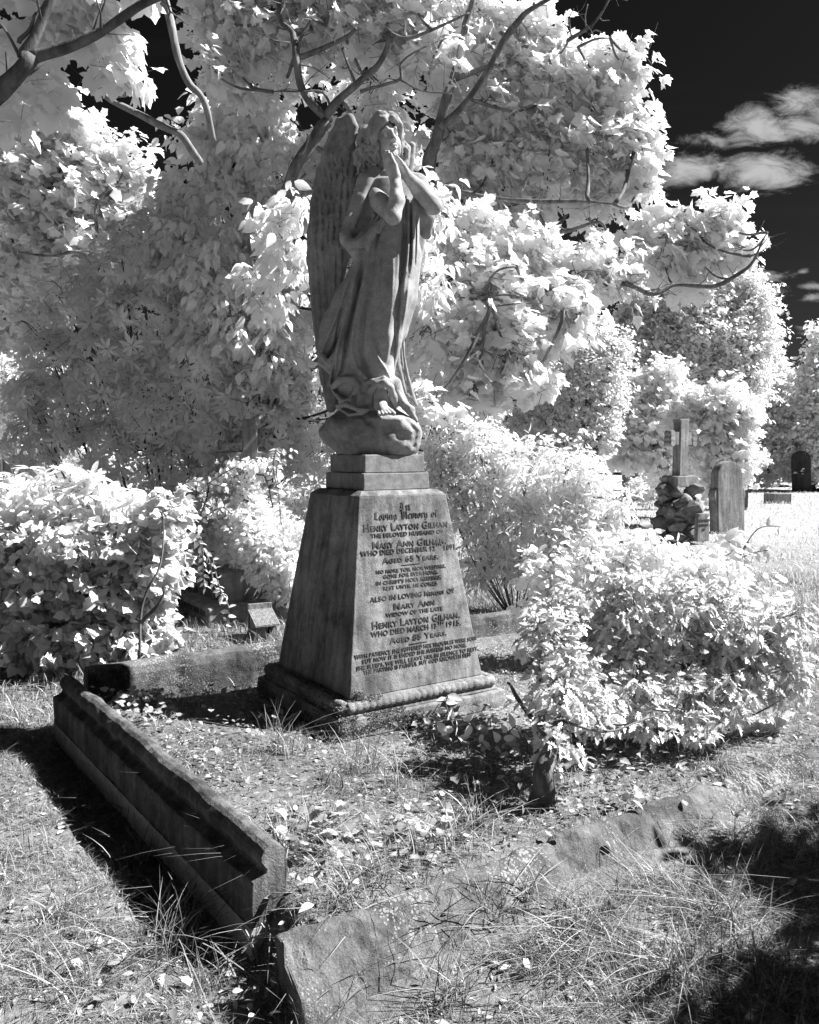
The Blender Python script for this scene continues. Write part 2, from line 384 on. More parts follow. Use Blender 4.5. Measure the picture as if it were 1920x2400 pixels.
def polyfield(P, X, Z):
    """signed 2-D distance to a closed outline (negative inside)"""
    P = np.array(P, float); best = np.full((X.shape[0], Z.shape[1]), 9.); ins = np.zeros(best.shape, bool)
    for a, b in zip(P, np.roll(P, -1, 0)):
        ab = b-a; t = np.clip(((X-a[0])*ab[0]+(Z-a[1])*ab[1])/(ab@ab+1e-12), 0, 1)
        best = np.minimum(best, np.sqrt((X-a[0]-t*ab[0])**2+(Z-a[1]-t*ab[1])**2))
        cr = (a[1] > Z) != (b[1] > Z); xi = a[0]+(Z-a[1])*ab[0]/(ab[1] if abs(ab[1]) > 1e-9 else 1e-9)
        ins ^= cr & (X < xi)
    return np.where(ins, -best, best).astype(np.float32)
def smooth_poly(P, n=6):
    """closed Catmull-Rom through control points"""
    P = [np.array(p, float) for p in P]; m = len(P); out = []
    for i in range(m):
        a, b, c, d = P[i-1], P[i], P[(i+1) % m], P[(i+2) % m]
        for j in range(n):
            t = j/n; out.append(.5*((2*b)+(c-a)*t+(2*a-5*b+4*c-d)*t*t+(3*b-a-3*c+d)*t**3))
    return out
def curve(P, n=6):
    """open Catmull-Rom"""
    P = [np.array(p, float) for p in P]; Q = [2*P[0]-P[1]]+P+[2*P[-1]-P[-2]]; out = []
    for i in range(1, len(Q)-2):
        a, b, c, d = Q[i-1:i+3]
        for j in range(n):
            t = j/n; out.append(.5*((2*b)+(c-a)*t+(2*a-5*b+4*c-d)*t*t+(3*b-a-3*c+d)*t**3))
    return out+[P[-1]]
# ------------------------------------------------------------ the angel monument
YA = 4.86
MC = Vector((-.190, YA)); MA = Vector((math.cos(.592), math.sin(.592), 0)); MBv = Vector((-math.sin(.592), math.cos(.592), 0))
C3 = (MC.x, MC.y)
monument = tag(empty('angel_monument', (MC.x, MC.y, .17)), 'tall carved stone monument with a praying winged angel on an inscribed tapering pedestal', 'monument')
def S(x, y, dv=0.0): return px(x, y, YA+dv)
def SP(pts, dv): return [S(x, y, dv) for x, y in pts]
def XZ(pts, dv=-.15):
    r = []
    for p in pts:
        w = S(p[0], p[1], dv); r.append((w.x, w.z)+tuple(p[2:]))
    return r

def rough_block(name, c, h0, z0, h1, z1, mat, parent, bev=.008, amp=.004, cuts=10, seed=0, hb=None):
    """stone block with slightly worn faces"""
    bm = MB(); n = cuts; V = []; F = []
    hb0 = hb or 1.0
    idx = {}
    def P(i, j, k):
        if (i, j, k) not in idx:
            t = k/n; h = h0+(h1-h0)*t; p = Vector((c[0], c[1], z0+(z1-z0)*t)) + MA*((2*i/n-1)*h) + MBv*((2*j/n-1)*h*hb0)
            w = mnoise.noise_vector(p*9+Vector((seed, 0, 0)))*amp + mnoise.noise_vector(p*31)*amp*.5
            idx[(i, j, k)] = len(V); V.append(p+w)
        return idx[(i, j, k)]
    for a in range(n):
        for b in range(n):
            F += [(P(a,b,0), P(a,b+1,0), P(a+1,b+1,0), P(a+1,b,0)), (P(a,b,n), P(a+1,b,n), P(a+1,b+1,n), P(a,b+1,n)),
                  (P(a,0,b), P(a+1,0,b), P(a+1,0,b+1), P(a,0,b+1)), (P(a,n,b), P(a,n,b+1), P(a+1,n,b+1), P(a+1,n,b)),
                  (P(0,a,b), P(0,a,b+1), P(0,a+1,b+1), P(0,a+1,b)), (P(n,a,b), P(n,a+1,b), P(n,a+1,b+1), P(n,a,b+1))]
    bm.add(V, F, False)
    return bm.build(name, mat, parent, bevel=bev)

rough_block('footing_slab', C3, .66, .06, .655, .185, M['kerb'], monument, amp=.012, seed=3)
rough_block('base_slab', C3, .54, .186, .53, .283, M['base'], monument, amp=.009, seed=5)
# carved rope moulding round the foot of the shaft
ms = MB()
ms.frustum(C3, MA, MBv, .505, .2832, .49, .315)
ms.frustum(C3, MA, MBv, .470, .3152, .448, .3605)
mo = ms.build('moulding', M['base'], monument, bevel=.008)
rope = MB(); r_ = .031
cn = [Vector((C3[0], C3[1], .333))+MA*(a*.482)+MBv*(b*.482) for a, b in ((-1,-1),(1,-1),(1,1),(-1,1))]
for e in range(4):
    p, q = cn[e], cn[(e+1) % 4]; nseg = 150; pts = []; rad = []
    for i in range(nseg+1):
        t = i/nseg; pts.append(p.lerp(q, t)); u = (t*24) % 1.0; worn = .35+.65*max(0, mnoise.noise(Vector((t*5+e*9, 1, 0)))+.6)
        rad.append(r_*(1-.20*worn*(abs(u-.5)*2)**3))
    rope.tube(pts, rad, 10)
rope.build('rope_roll', M['base'], mo)
shaft = rough_block('shaft', C3, .438, .361, .287, 1.405, M['shaft'], monument, bev=.005, amp=.0026, cuts=22)
ch = MB(); ch.frustum(C3, MA, MBv, .287, 1.4052, .250, 1.432); ch.build('shaft_cap', M['shaft'], monument, bevel=.003)
rough_block('plinth_block', C3, .219, 1.4325, .217, 1.5265, M['block'], monument, bev=.005, amp=.0015, cuts=6)
rough_block('plinth_block', C3, .199, 1.5285, .198, 1.629, M['block'], monument, bev=.005, amp=.0015, cuts=6)

# ---- lettering on the lit face. local frame of the sloping face: u along MA, w up the slope
sl_h = 1.405-.361; sl_in = .438-.287; sl = math.hypot(sl_h, sl_in)
upv = (Vector((0,0,1))*sl_h + MBv*sl_in)/sl; nrm = (-MBv*sl_h + Vector((0,0,1))*sl_in)/sl
face0 = Vector((C3[0], C3[1], .361)) - MBv*.438
def face_pt(u, w, d=0): return face0 + MA*u + upv*w + nrm*d
def face_uw(x, y):
    """photo pixel -> face coordinates"""
    o = Vector((0,0,CZ)); d = px(x, y, 1.0)-o; t = (face0-o).dot(nrm)/d.dot(nrm); p = o+d*t-face0
    return p.dot(MA), p.dot(upv)
def text_verts(s, size, caps, bold=.014, space=1.08):
    cu = bpy.data.curves.new('t', 'FONT'); cu.body = s; cu.size = size; cu.space_character = space; cu.offset = bold*size
    cu.align_x = 'CENTER'; cu.extrude = .0; cu.resolution_u = 3
    if caps:
        cu.small_caps_scale = .74
        for i, chx in enumerate(s):
            if chx.islower(): cu.body_format[i].use_small_caps = True
    o = bpy.data.objects.new('t', cu); scn.collection.objects.link(o); dg = bpy.context.evaluated_depsgraph_get()
    me = bpy.data.meshes.new_from_object(o.evaluated_get(dg)); V = [tuple(v.co) for v in me.vertices]; F = [tuple(p.vertices) for p in me.polygons]
    bpy.data.objects.remove(o); bpy.data.curves.remove(cu); bpy.data.meshes.remove(me); return V, F
TH = .0034
def add_letters(mb, V, F, place):
    """flat glyph faces -> raised lead letters"""
    n = len(V); top = [place(x, y, TH) for x, y, *_ in V]; bot = [place(x, y, -.006) for x, y, *_ in V]
    edges = {}
    for f in F:
        for i in range(len(f)):
            a, b = f[i], f[(i+1) % len(f)]; edges[(a, b)] = edges.get((a, b), 0)+1
    rim = [(a, b) for (a, b) in edges if (b, a) not in edges]
    mb.add(top+bot, [tuple(f) for f in F]+[(a, n+a, n+b, b) for a, b in rim])
# each line: text, left px, right px (photo, on the baseline), y at left, y at right, cap height in px, small caps
LN = [("Henry Layton Gilham", 853, 1048, 1251, 1230, 17, 1), ("THE BELOVED HUSBAND OF", 870, 1038, 1264, 1246, 9, 0),
      ("Mary Ann Gilham,", 874, 1046, 1288, 1271, 16, 1), ("WHO DIED DECEMBER 12", 846, 1020, 1305, 1288, 11, 0), ("1891,", 1041, 1071, 1288, 1287, 12, 0),
      ("Aged 65 Years.", 897, 1028, 1322, 1308, 13, 1), ("NO MORE TOIL NOR WEEPING,", 882, 1045, 1346, 1329, 8, 0),
      ("GONE FOR EVER HOME,", 898, 1027, 1357, 1342, 8, 0), ("IN CHRIST'S HOLY KEEPING,", 882, 1034, 1372, 1355, 8, 0),
      ("REST UNTIL HE COMES.", 899, 1027, 1384, 1369, 8, 0), ("ALSO IN LOVING Memory OF", 868, 1065, 1413, 1387, 11, 1),
      ("Mary Ann", 924, 1019, 1429, 1416, 14, 1), ("WIDOW OF THE LATE", 905, 1038, 1447, 1429, 9, 0),
      ("Henry Layton Gilham,", 873, 1078, 1476, 1446, 17, 1), ("WHO DIED MARCH 13", 870, 1024, 1494, 1471, 12, 0), ("1915.", 1047, 1081, 1468, 1464, 12, 0),
      ("Aged 85 Years.", 914, 1047, 1509, 1487, 13, 1), ("WITH PATIENCE SHE SUFFERED HER TROUBLES WERE SORE", 832, 1118, 1547, 1497, 9, 0),
      ("BUT NOW IT IS ENDED SHE SUFFERS NO MORE.", 850, 1094, 1557, 1513, 9, 0), ("SHE SLEEPS, WE WILL LEAVE HER IN SILENCE TO REST,", 836, 1121, 1574, 1521, 9, 0),
      ("THE PARTING IS PAINFUL BUT GOD KNOWETH BEST", 852, 1105, 1584, 1534, 9, 0)]
lt = MB()
def put_line(mb, s, x0, x1, y0, y1, cap, caps):
    u0, w0 = face_uw(x0, y0); u1, w1 = face_uw(x1, y1); um, wm = face_uw((x0+x1)/2, (y0+y1)/2-cap); hgt = (wm-(w0+w1)/2)
    size = hgt/.69*1.0
    V, F = text_verts(s, size, caps); xs = [v[0] for v in V]; wid = max(xs)-min(xs); sc = (u1-u0)/wid; xm = min(xs); wb = (w0+w1)/2
    add_letters(mb, V, F, lambda x, y, d: face_pt(u0+(x-xm)*sc, wb+y, d))
for L_ in LN: put_line(lt, *L_)
for s_, x0, x1, y0 in (("TH", 1021, 1034, 1279), ("TH", 1026, 1040, 1463)):
    put_line(lt, s_, x0, x1, y0, y0-1, 7, 0)
for (x0, y0, x1, y1) in ((941, 1323+2, 985, 1318+2), (959, 1508+2, 1002, 1502+1)):
    u0, w0 = face_uw(x0, y0); u1, w1 = face_uw(x1, y1); wb = (w0+w1)/2
    add_letters(lt, [(u0, wb-.0012), (u1, wb-.0012), (u1, wb+.0012), (u0, wb+.0012)], [(0,1,2,3)], lambda x, y, d: face_pt(x, y, d))
# black-letter lines, drawn with a broad nib (unit: x-height 1, capitals 1.55)
BL = {'I': (.95, [[(.15,1.5),(.45,1.35),(.8,1.5)],[(.5,1.4),(.5,.15)],[(.1,.12),(.45,.0),(.75,.2)],[(.22,1.1),(.22,.5)]]),
 'n': (.85, [[(.08,.95),(.2,.8),(.2,.1),(.3,0)],[(.2,.8),(.5,1.0),(.65,.8),(.65,.1),(.78,0)]]),
 'L': (1.1, [[(.35,1.5),(.3,.3),(.1,.1)],[(.1,.1),(.5,.15),(.9,.0),(1.0,.25)],[(.15,1.2),(.3,1.5),(.75,1.35),(.9,1.5)],[(.55,1.3),(.55,.35)]]),
 'o': (.8, [[(.15,.75),(.15,.2),(.4,0)],[(.15,.8),(.42,1.0),(.65,.8)],[(.65,.8),(.65,.22),(.4,0)]]),
 'v': (.85, [[(.1,1.1),(.2,.8),(.2,.15),(.42,0)],[(.2,.8),(.5,1.0),(.68,.8),(.65,.25),(.42,0)]]),
 'i': (.42, [[(.08,.95),(.2,.8),(.2,.1),(.32,0)],[(.18,1.28),(.26,1.2)]]),
 'g': (.82, [[(.15,.8),(.15,.25),(.4,.05),(.62,.25)],[(.15,.8),(.42,1.0),(.65,.85),(.65,-.2),(.4,-.42),(.12,-.25)]]),
 'M': (1.5, [[(.1,1.3),(.3,1.5),(.4,1.3),(.4,.2),(.15,0)],[(.4,1.3),(.7,1.5),(.8,1.3),(.8,.15)],[(.8,1.3),(1.1,1.5),(1.25,1.3),(1.25,.15),(1.4,0)],[(.15,0),(.5,.12),(.75,0)]]),
 'e': (.72, [[(.15,.8),(.15,.2),(.4,0),(.62,.15)],[(.15,.8),(.4,1.0),(.58,.75),(.2,.5)]]),
 'm': (1.25, [[(.08,.95),(.2,.8),(.2,.1),(.3,0)],[(.2,.8),(.45,1.0),(.6,.8),(.6,.05)],[(.6,.8),(.85,1.0),(1.02,.8),(1.02,.1),(1.15,0)]]),
 'r': (.62, [[(.08,.95),(.2,.8),(.2,.1),(.32,0)],[(.2,.8),(.42,1.0),(.58,.85)]]),
 'y': (.85, [[(.1,1.05),(.2,.8),(.2,.2),(.42,.05),(.64,.25)],[(.64,1.0),(.66,-.15),(.4,-.42),(.15,-.3)]]),
 'f': (.6, [[(.6,1.35),(.42,1.5),(.25,1.3),(.25,.1),(.35,-.05)],[(.05,.95),(.5,.95)]])}
def blackletter(s, x0, x1, y0, y1, cap):
    u0, w0 = face_uw(x0, y0); u1, w1 = face_uw(x1, y1); um, wm = face_uw((x0+x1)/2, (y0+y1)/2-cap); hg = (wm-(w0+w1)/2)/1.5; wb = (w0+w1)/2
    tot = sum(BL[c][0] if c != ' ' else .7 for c in s); sc = (u1-u0)/tot; x = 0; nib = (.09, .09)
    for c in s:
        if c == ' ': x += .7; continue
        for st in BL[c][1]:
            for a, b in zip(st[:-1], st[1:]):
                P = [(a[0]-nib[0]+x, a[1]-nib[1]), (a[0]+nib[0]+x, a[1]+nib[1]), (b[0]+nib[0]+x, b[1]+nib[1]), (b[0]-nib[0]+x, b[1]-nib[1])]
                ar = sum(P[i][0]*P[(i+1) % 4][1]-P[(i+1) % 4][0]*P[i][1] for i in range(4))
                if ar < 0: P = P[::-1]
                j = mnoise.random()*.0004
                add_letters(lt, P, [(0,1,2,3)], lambda X_, Y_, d: face_pt(u0+X_*sc, wb+Y_*hg, d+(j if d > 0 else 0)))
        x += BL[c][0]
blackletter("In", 938, 963, 1196, 1193, 17)
blackletter("Loving Memory of", 876, 1026, 1221, 1207, 16)
lt.build('inscription', M['letter'], shaft)

# ------------------------------------------------------------ the angel: rock, robe, body, hair, wings
def XR(y, l, r, dv): a = S(l, y, dv); b = S(r, y, dv); return a.z, a.x, b.x
def sculpt_rock():
    lo = S(735, 1078, 0); hi = S(1010, 940, 0)
    f = Field((lo.x-.02, YA-.32, 1.622), (hi.x+.02, YA+.34, hi.z), .006)
    rows = [(945,812,930,.05,.14),(965,790,950,.03,.18),(985,772,972,.0,.205),(1010,758,988,.0,.21),(1035,758,984,0,.205),(1055,772,986,.01,.19),(1072,773,992,.01,.19)]
    q = [XR(y, l, r, 0) for y, l, r, c, b in rows]
    f.loft([a[0] for a in q], [a[1] for a in q], [a[2] for a in q], [YA+r[3] for r in rows], [r[4] for r in rows], k=.01, pw=2.6)
    f.ball(S(800, 1000, -.12), (.10, .10, .065), .04); f.ball(S(935, 1000, -.11), (.10, .09, .05), .04)
    f.ball(S(775, 1020, -.02), (.07, .12, .07), .04); f.ball(S(965, 1015, -.05), (.05, .1, .08), .03); f.ball(S(915, 985, -.15), (.09, .08, .03), .03)
    f.limb([S(880, 1010, -.17), S(915, 1030, -.18), S(955, 1052, -.15)], [.035, .03, .03], .03)
    f.ball(S(912, 1048, -.25), (.035, .05, .03), .012, sub=True); f.ball(S(925, 1056, -.25), (.04, .05, .022), .012, sub=True)
    f.relief(XZ([(850, 975), (880, 1000), (893, 1040), (905, 1060)]), -.016, .018, YA)
    f.relief(XZ([(790, 985), (775, 1020), (800, 1060)]), -.012, .02, YA); f.relief(XZ([(950, 985), (975, 1010), (970, 1045)]), -.01, .014, YA)
    X, Y, Z = f.grid((slice(None),)*3); pa = (X-MC.x)*MA.x+(Y-MC.y)*MA.y; pb = (X-MC.x)*MBv.x+(Y-MC.y)*MBv.y
    hz = .196+.11*np.clip((Z-1.63)/.13, 0, 1); bx = ((np.abs(pa)**5+np.abs(pb)**5)**.2-hz).astype(np.float32); k_ = .03
    hh = np.clip(.5-.5*(f.D-bx)/k_, 0, 1); f.D = (f.D*(1-hh)+bx*hh+k_*hh*(1-hh)).astype(np.float32)
    f.rough(.005, 26, 4); return f.mesh('rock')
rock = link('rock', sculpt_rock(), M['rock'], monument)

angel_c = S(905, 985, 0)
def sculpt_robe():
    a = S(728, 985, 0); b = S(1025, 385, 0)
    f = Field((a.x, YA-.36, a.z-.03), (b.x, YA+.26, b.z), .0048)
    T = [(405,872,952,.02,.07),(415,858,968,.02,.10),(430,852,982,.0,.125),(455,850,985,-.01,.135),(490,856,984,-.02,.15),(520,862,984,-.02,.155),(560,856,983,-.03,.16),
         (600,846,981,-.03,.175),(640,832,978,-.03,.18),(690,812,968,-.03,.185),(740,796,954,-.02,.19),(780,784,941,-.02,.19),(820,776,930,-.01,.19),
         (860,778,922,0,.19),(900,782,924,0,.2),(940,796,935,.02,.2),(965,805,945,.03,.19)]
    q = [XR(y, l, r, -.02) for y, l, r, c, d in T]
    f.loft([k[0] for k in q], [k[1] for k in q], [k[2] for k in q], [YA+t[3] for t in T], [t[4] for t in T], k=.01, pw=2.2)
    # the standing leg under the cloth, and the hip and breast
    f.limb([S(935, 590, -.09), S(925, 690, -.13), S(905, 800, -.13), S(893, 890, -.12)], [.10, .088, .075, .07], .05)
    f.limb([S(958, 600, -.02), S(948, 700, -.05), S(935, 780, -.05)], [.07, .065, .05], .04)
    f.ball(S(925, 540, -.10), (.10, .10, .14), .05)
    # shawl over the near shoulder, falling into a loop below the elbow
    f.limb([S(880,408,-.04), S(858,428,-.07), S(842,470,-.10), S(822,515,-.13), S(809,550,-.15), S(822,572,-.17), S(850,567,-.19), S(880,540,-.22), S(900,512,-.22)],
           [.045,.05,.042,.032,.028,.028,.030,.026,.02], .018)
    f.limb([S(868,420,-.10), S(850,465,-.13), S(828,530,-.15)], [.02,.018,.014], .012)
    f.limb([S(875,505,-.16), S(850,550,-.18), S(838,562,-.18)], [.018,.02,.015], .012)
    f.limb([S(893,505,-.18), S(872,535,-.20), S(862,558,-.20)], [.015,.017,.012], .01)
    f.limb([S(846,480,-.06), S(836,540,-.07), S(870,540,-.08)], [.05,.05,.05], .03)
    f.ball(S(858,516,-.19), (.022,.06,.062), .02, sub=True, R=Matrix.Rotation(math.radians(28), 3, 'Y'))
    f.limb([S(815,560,-.10), S(840,590,-.08), S(862,605,-.10)], [.045,.04,.03], .03)
    # far sleeve
    f.limb([S(948,418,-.02), S(978,432,-.02), S(998,455,-.04)], [.045,.055,.045], .03)
    f.limb([S(990,470,.0), S(999,510,.0), S(1000,548,.03)], [.045,.045,.03], .03)
    f.limb([S(982,440,-.06), S(1003,470,-.09)], [.035,.03], .02)
    # left edge of the skirt: cloth trailing back to the ground
    f.limb([S(838,620,-.05), S(800,700,-.03), S(770,775,-.02), S(757,822,-.03)], [.03,.035,.04,.035], .03)
    f.limb([S(815,690,-.03), S(790,760,-.0), S(785,830,.02)], [.05,.07,.07], .05)
    f.limb([S(750,830,-.06), S(768,845,-.10), S(795,822,-.12), S(806,790,-.12)], [.02,.024,.022,.015], .012)
    f.limb([S(757,848,-.02), S(775,862,-.05), S(790,850,-.08)], [.03,.028,.02], .02)
    # folds: (x, y, strength) in the picture, real ridges in the stone
    R_ = lambda pts, amp, w: f.relief(XZ(curve([p if len(p) > 2 else p+(1.,) for p in pts], 5)), amp, w, YA+.02)
    R_([(872,560,.3),(862,610),(850,680),(835,750),(827,800),(828,835),(838,862),(855,885,.6)], .026, .013)
    R_([(845,600,.2),(830,665),(812,740),(797,800),(779,860),(771,895),(778,915),(795,930),(818,936,.6)], .030, .013)
    R_([(838,600,.3),(815,660),(790,730),(768,780),(752,815,.8)], .022, .014)
    R_([(858,600,.3),(846,660),(832,720),(815,790),(805,850),(795,880,.4)], -.034, .011)
    R_([(828,680,.3),(808,745),(785,800),(765,840,.5)], -.028, .012)
    R_([(880,600,.2),(866,680),(852,760),(847,820),(858,865),(870,885,.4)], -.022, .014)
    R_([(866,560,.6),(858,600,.6),(848,640,.4)], .012, .008)
    R_([(950,530,.5),(947,580,1.2),(942,640,1.2),(935,700),(928,770),(920,830),(914,870,.5)], -.030, .013)
    R_([(957,470,.5),(958,530),(957,590,.8),(951,640,.3)], .014, .007)
    R_([(968,470,.5),(969,530),(968,600),(962,650,.3)], .016, .008)
    R_([(963,470,.5),(963,550),(962,620,.6)], -.018, .005); R_([(974,500,.5),(975,560),(972,620,.5)], -.016, .005)
    R_([(940,470,.5),(945,520),(950,560,.6)], -.012, .006)
    R_([(893,520,.6),(882,570),(874,620,.5)], -.012, .008)
    R_([(868,770,.0),(875,810),(890,845),(908,872),(915,890,.6)], .018, .009)
    for pts_, a_, w_ in (([(900,545,.3),(896,600),(893,660),(890,720,.3)], -.008, .007), ([(918,560,.3),(922,640),(918,720),(910,790,.3)], .007, .008), ([(880,560,.5),(872,640),(862,720),(858,800,.4)], .010, .006),
                         ([(820,700,.4),(803,770),(790,840),(786,890,.4)], .012, .006), ([(800,720,.4),(785,790),(776,850,.4)], -.012, .005), ([(960,650,.4),(952,720),(940,790,.4)], .008, .006), ([(935,470,.5),(938,510),(930,560,.3)], .008, .005),
                         ([(950,460,.6),(952,500),(953,560,.6)], -.012, .004), ([(838,850,.5),(848,880),(862,900,.5)], -.012, .006), ([(790,880,.5),(800,860),(812,830,.4)], .010, .006)):
        R_(pts_, a_, w_)
    R_([(905,800,.2),(898,850),(893,880,.5)], -.006, .02)
    # hem rolled up over the foot, swags at the left
    f.limb([S(868,935,-.15), S(870,912,-.19), S(882,900,-.22), S(902,898,-.23), S(915,908,-.21), S(922,930,-.18), S(928,950,-.14)], [.016,.019,.02,.02,.019,.02,.014], .012)
    f.limb([S(845,885,-.17), S(858,897,-.2), S(873,893,-.22), S(900,886,-.22), S(915,893,-.2)], [.010,.012,.012,.012,.01], .008)
    f.limb([S(782,905,-.14), S(800,890,-.19), S(825,888,-.21), S(838,903,-.2), S(830,920,-.19)], [.018,.022,.02,.02,.015], .010)
    f.limb([S(790,925,-.16), S(800,940,-.17), S(820,938,-.19), S(822,925,-.18)], [.012,.013,.012,.01], .008)
    f.limb([S(838,905,-.18), S(846,925,-.19), S(838,945,-.18)], [.018,.018,.014], .010)
    f.limb([S(790,952,-.15), S(812,948,-.2), S(840,960,-.22), S(862,959,-.21)], [.010,.014,.015,.008], .008)
    f.limb([S(792,955,-.15), S(818,972,-.18), S(848,968,-.2), S(862,962,-.2)], [.008,.010,.010,.008], .006)
    f.limb([S(845,950,-.14), S(868,935,-.17)], [.04,.03], .02)
    f.ball(S(893,942,-.24), (.05,.13,.085), .012, sub=True)
    f.ball(S(848,915,-.26), (.018,.07,.035), .01, sub=True); f.ball(S(812,908,-.25), (.022,.06,.02), .01, sub=True)
    # trailing ends at the right
    f.limb([S(925,900,-.1), S(938,935,-.12), S(960,962,-.13), S(976,986,-.13)], [.04,.03,.02,.012], .015)
    f.limb([S(933,920,-.14), S(946,945,-.16), S(966,958,-.13), S(972,968,-.1)], [.012,.014,.014,.008], .008)
    f.rough(.0013, 22, 2); return f.mesh('robe')

YW, PT = math.radians(27), math.radians(4)
HF = Vector((math.sin(YW)*math.cos(PT), -math.cos(YW)*math.cos(PT), math.sin(PT)))
HU = (Vector((-.20, 0, 1)) - HF*HF.dot(Vector((-.20, 0, 1)))).normalized(); HR = HU.cross(HF); HR = -HR if HR.x < 0 else HR
HC = S(904, 326, -.04); HS = .95
def Hp(a, b, c): return HC + (HR*a+HU*b+HF*c)*HS
HM = [[HR.x, HU.x, HF.x], [HR.y, HU.y, HF.y], [HR.z, HU.z, HF.z]]
class _R:      # rows indexable, columns are the head's axes
    def __init__(s, m): s.m = m
    def __getitem__(s, i): return s.m[i]
def sculpt_body():
    a = S(855, 1005, 0); b = S(1045, 275, 0)
    f = Field((a.x, YA-.40, a.z), (b.x, YA+.12, b.z), .0034)
    Rm = _R(HM); e = lambda p, r, k=.01, sub=False: f.ball(Hp(*p), [q*HS for q in r], k, sub, Rm)
    e((0,.02,-.02), (.075,.092,.095)); e((0,-.03,.020), (.060,.088,.066), .02); e((0,-.108,.058), (.024,.020,.022), .022)
    for s in (-1, 1):
        e((s*.034,-.042,.055), (.026,.030,.024), .02); e((s*.043,-.072,.02), (.022,.045,.045), .02)
        f.limb([Hp(s*.010,.020,.086), Hp(s*.028,.0285,.0865), Hp(s*.050,.020,.066)], [.006,.0075,.006], .012)
        e((s*.031,.002,.0945), (.019,.0125,.018), .007, True); e((s*.0295,.001,.0690), (.0150,.0125,.0150), .001)
        f.limb([Hp(s*.013,.001,.080), Hp(s*.020,.010,.0835), Hp(s*.030,.0125,.0850), Hp(s*.040,.009,.080), Hp(s*.047,.001,.072)], [.0028,.0036,.0040,.0036,.0028], .0015)
        f.limb([Hp(s*.014,-.003,.078), Hp(s*.022,-.0095,.080), Hp(s*.031,-.0115,.080), Hp(s*.045,-.003,.072)], [.0022,.0028,.0028,.0022], .002)
        e((s*.0115,-.040,.092), (.0085,.0085,.010), .005); e((s*.0062,-.0475,.0985), (.0040,.0045,.006), .001, True)
    f.limb([Hp(0,.022,.083), Hp(0,-.008,.093), Hp(0,-.034,.106)], [.0070,.0078,.0110], .009)
    f.limb([Hp(-.024,-.073,.078), Hp(-.009,-.0655,.0895), Hp(0,-.068,.0905), Hp(.009,-.0655,.0895), Hp(.024,-.073,.078)], [.003,.0058,.005,.0058,.003], .004)
    f.limb([Hp(-.020,-.079,.077), Hp(0,-.0835,.088), Hp(.020,-.079,.077)], [.004,.0080,.004], .004)
    f.limb([Hp(-.023,-.076,.088), Hp(0,-.0735,.0995), Hp(.023,-.076,.088)], [.0016,.0030,.0016], .001, True)
    e((0,-.096,.090), (.018,.005,.008), .006, True)
    # neck, breast and trunk: one continuous figure, most of it under the robe
    f.limb([Hp(0,-.05,-.03), S(908,402,-.0), S(905,425,.0)], [.050,.050,.066], .02)
    f.limb([S(878,432,.0), S(955,435,.0)], [.055,.055], .04); f.ball(S(915,470,-.02), (.115,.10,.13), .04); f.ball(S(918,420,-.06), (.07,.05,.06), .03)
    f.limb([S(915,520,-.02), S(918,640,-.03)], [.10,.11], .04)
    f.limb([S(930,650,-.03), S(915,760,-.10), S(897,880,-.14), S(893,930,-.15)], [.09,.07,.055,.036], .03)
    f.limb([S(890,650,-.03), S(880,780,.0), S(875,920,.02)], [.09,.065,.05], .03)
    # arms
    A = [S(872,440,-.02), S(893,478,-.15), S(921,507,-.26)]; f.limb(A, [.056,.052,.044], .02)
    f.limb([S(921,507,-.26), S(931,470,-.25), S(927,418,-.225)], [.043,.041,.029], .016)
    B = [S(975,440,.0), S(1000,462,-.08), S(1016,482,-.17)]; f.limb(B, [.055,.05,.045], .02)
    f.limb([S(1016,482,-.17), S(985,446,-.18), S(952,410,-.185)], [.046,.045,.029], .016)
    # hands pressed together: palm, four fingers and a thumb each
    sp_ = Vector((.72, -.69, 0)); bk = Vector((.69, .72, 0))
    for (w, k, t, sg) in ((S(926,415,-.225), S(917,386,-.222), S(907,354,-.205), 0), (S(950,408,-.185), S(933,388,-.205), S(916,358,-.190), 1)):
        k = k+bk*(.016*sg); t = t+bk*(.010*sg)
        for i in range(4):
            o = sp_*((i-1.5)*.0195); ln = (.80, .97, 1.0, .88)[3-i]; kn = k+o+Vector((0,0,-.005*abs(i-1.5)))
            f.limb([w+o*.5, kn], [.020, .0145], .012)
            tip = kn+(t-k)*ln-o*.22; mid = kn.lerp(tip, .5)+bk*(.004 if sg else -.004)
            f.limb([kn, mid, tip], [.0122, .0112, .0088], .0018)
        th = w.lerp(k, .35)-sp_*.03; f.limb([th, th.lerp(t, .4)-sp_*.018, th.lerp(t, .72)-sp_*.008], [.016,.0125,.009], .005)
    # bare foot on the rock
    an = S(893,925,-.17); he = S(888,950,-.15); ba = S(902,967,-.27); f.limb([S(895,895,-.15), an], [.040,.034], .02)
    f.limb([an, S(892,948,-.19), S(898,963,-.25)], [.036,.036,.028], .02); f.limb([an, he], [.034,.028], .02)
    for i in range(5):
        b0 = S(888+i*7.0, 966-i*.6, -.262-.006*(4-abs(i-3))); t0 = b0+Vector((.004+.003*i, -.030-.012*(i/4), -.014))
        r0 = .0092 if i < 4 else .0135; f.limb([S(893+i*3, 958, -.225), b0, t0], [.02, r0, r0*.9], .004); f.ball(t0, r0, .002)
    f.rough(.0010, 60, 9); return f.mesh('angel')
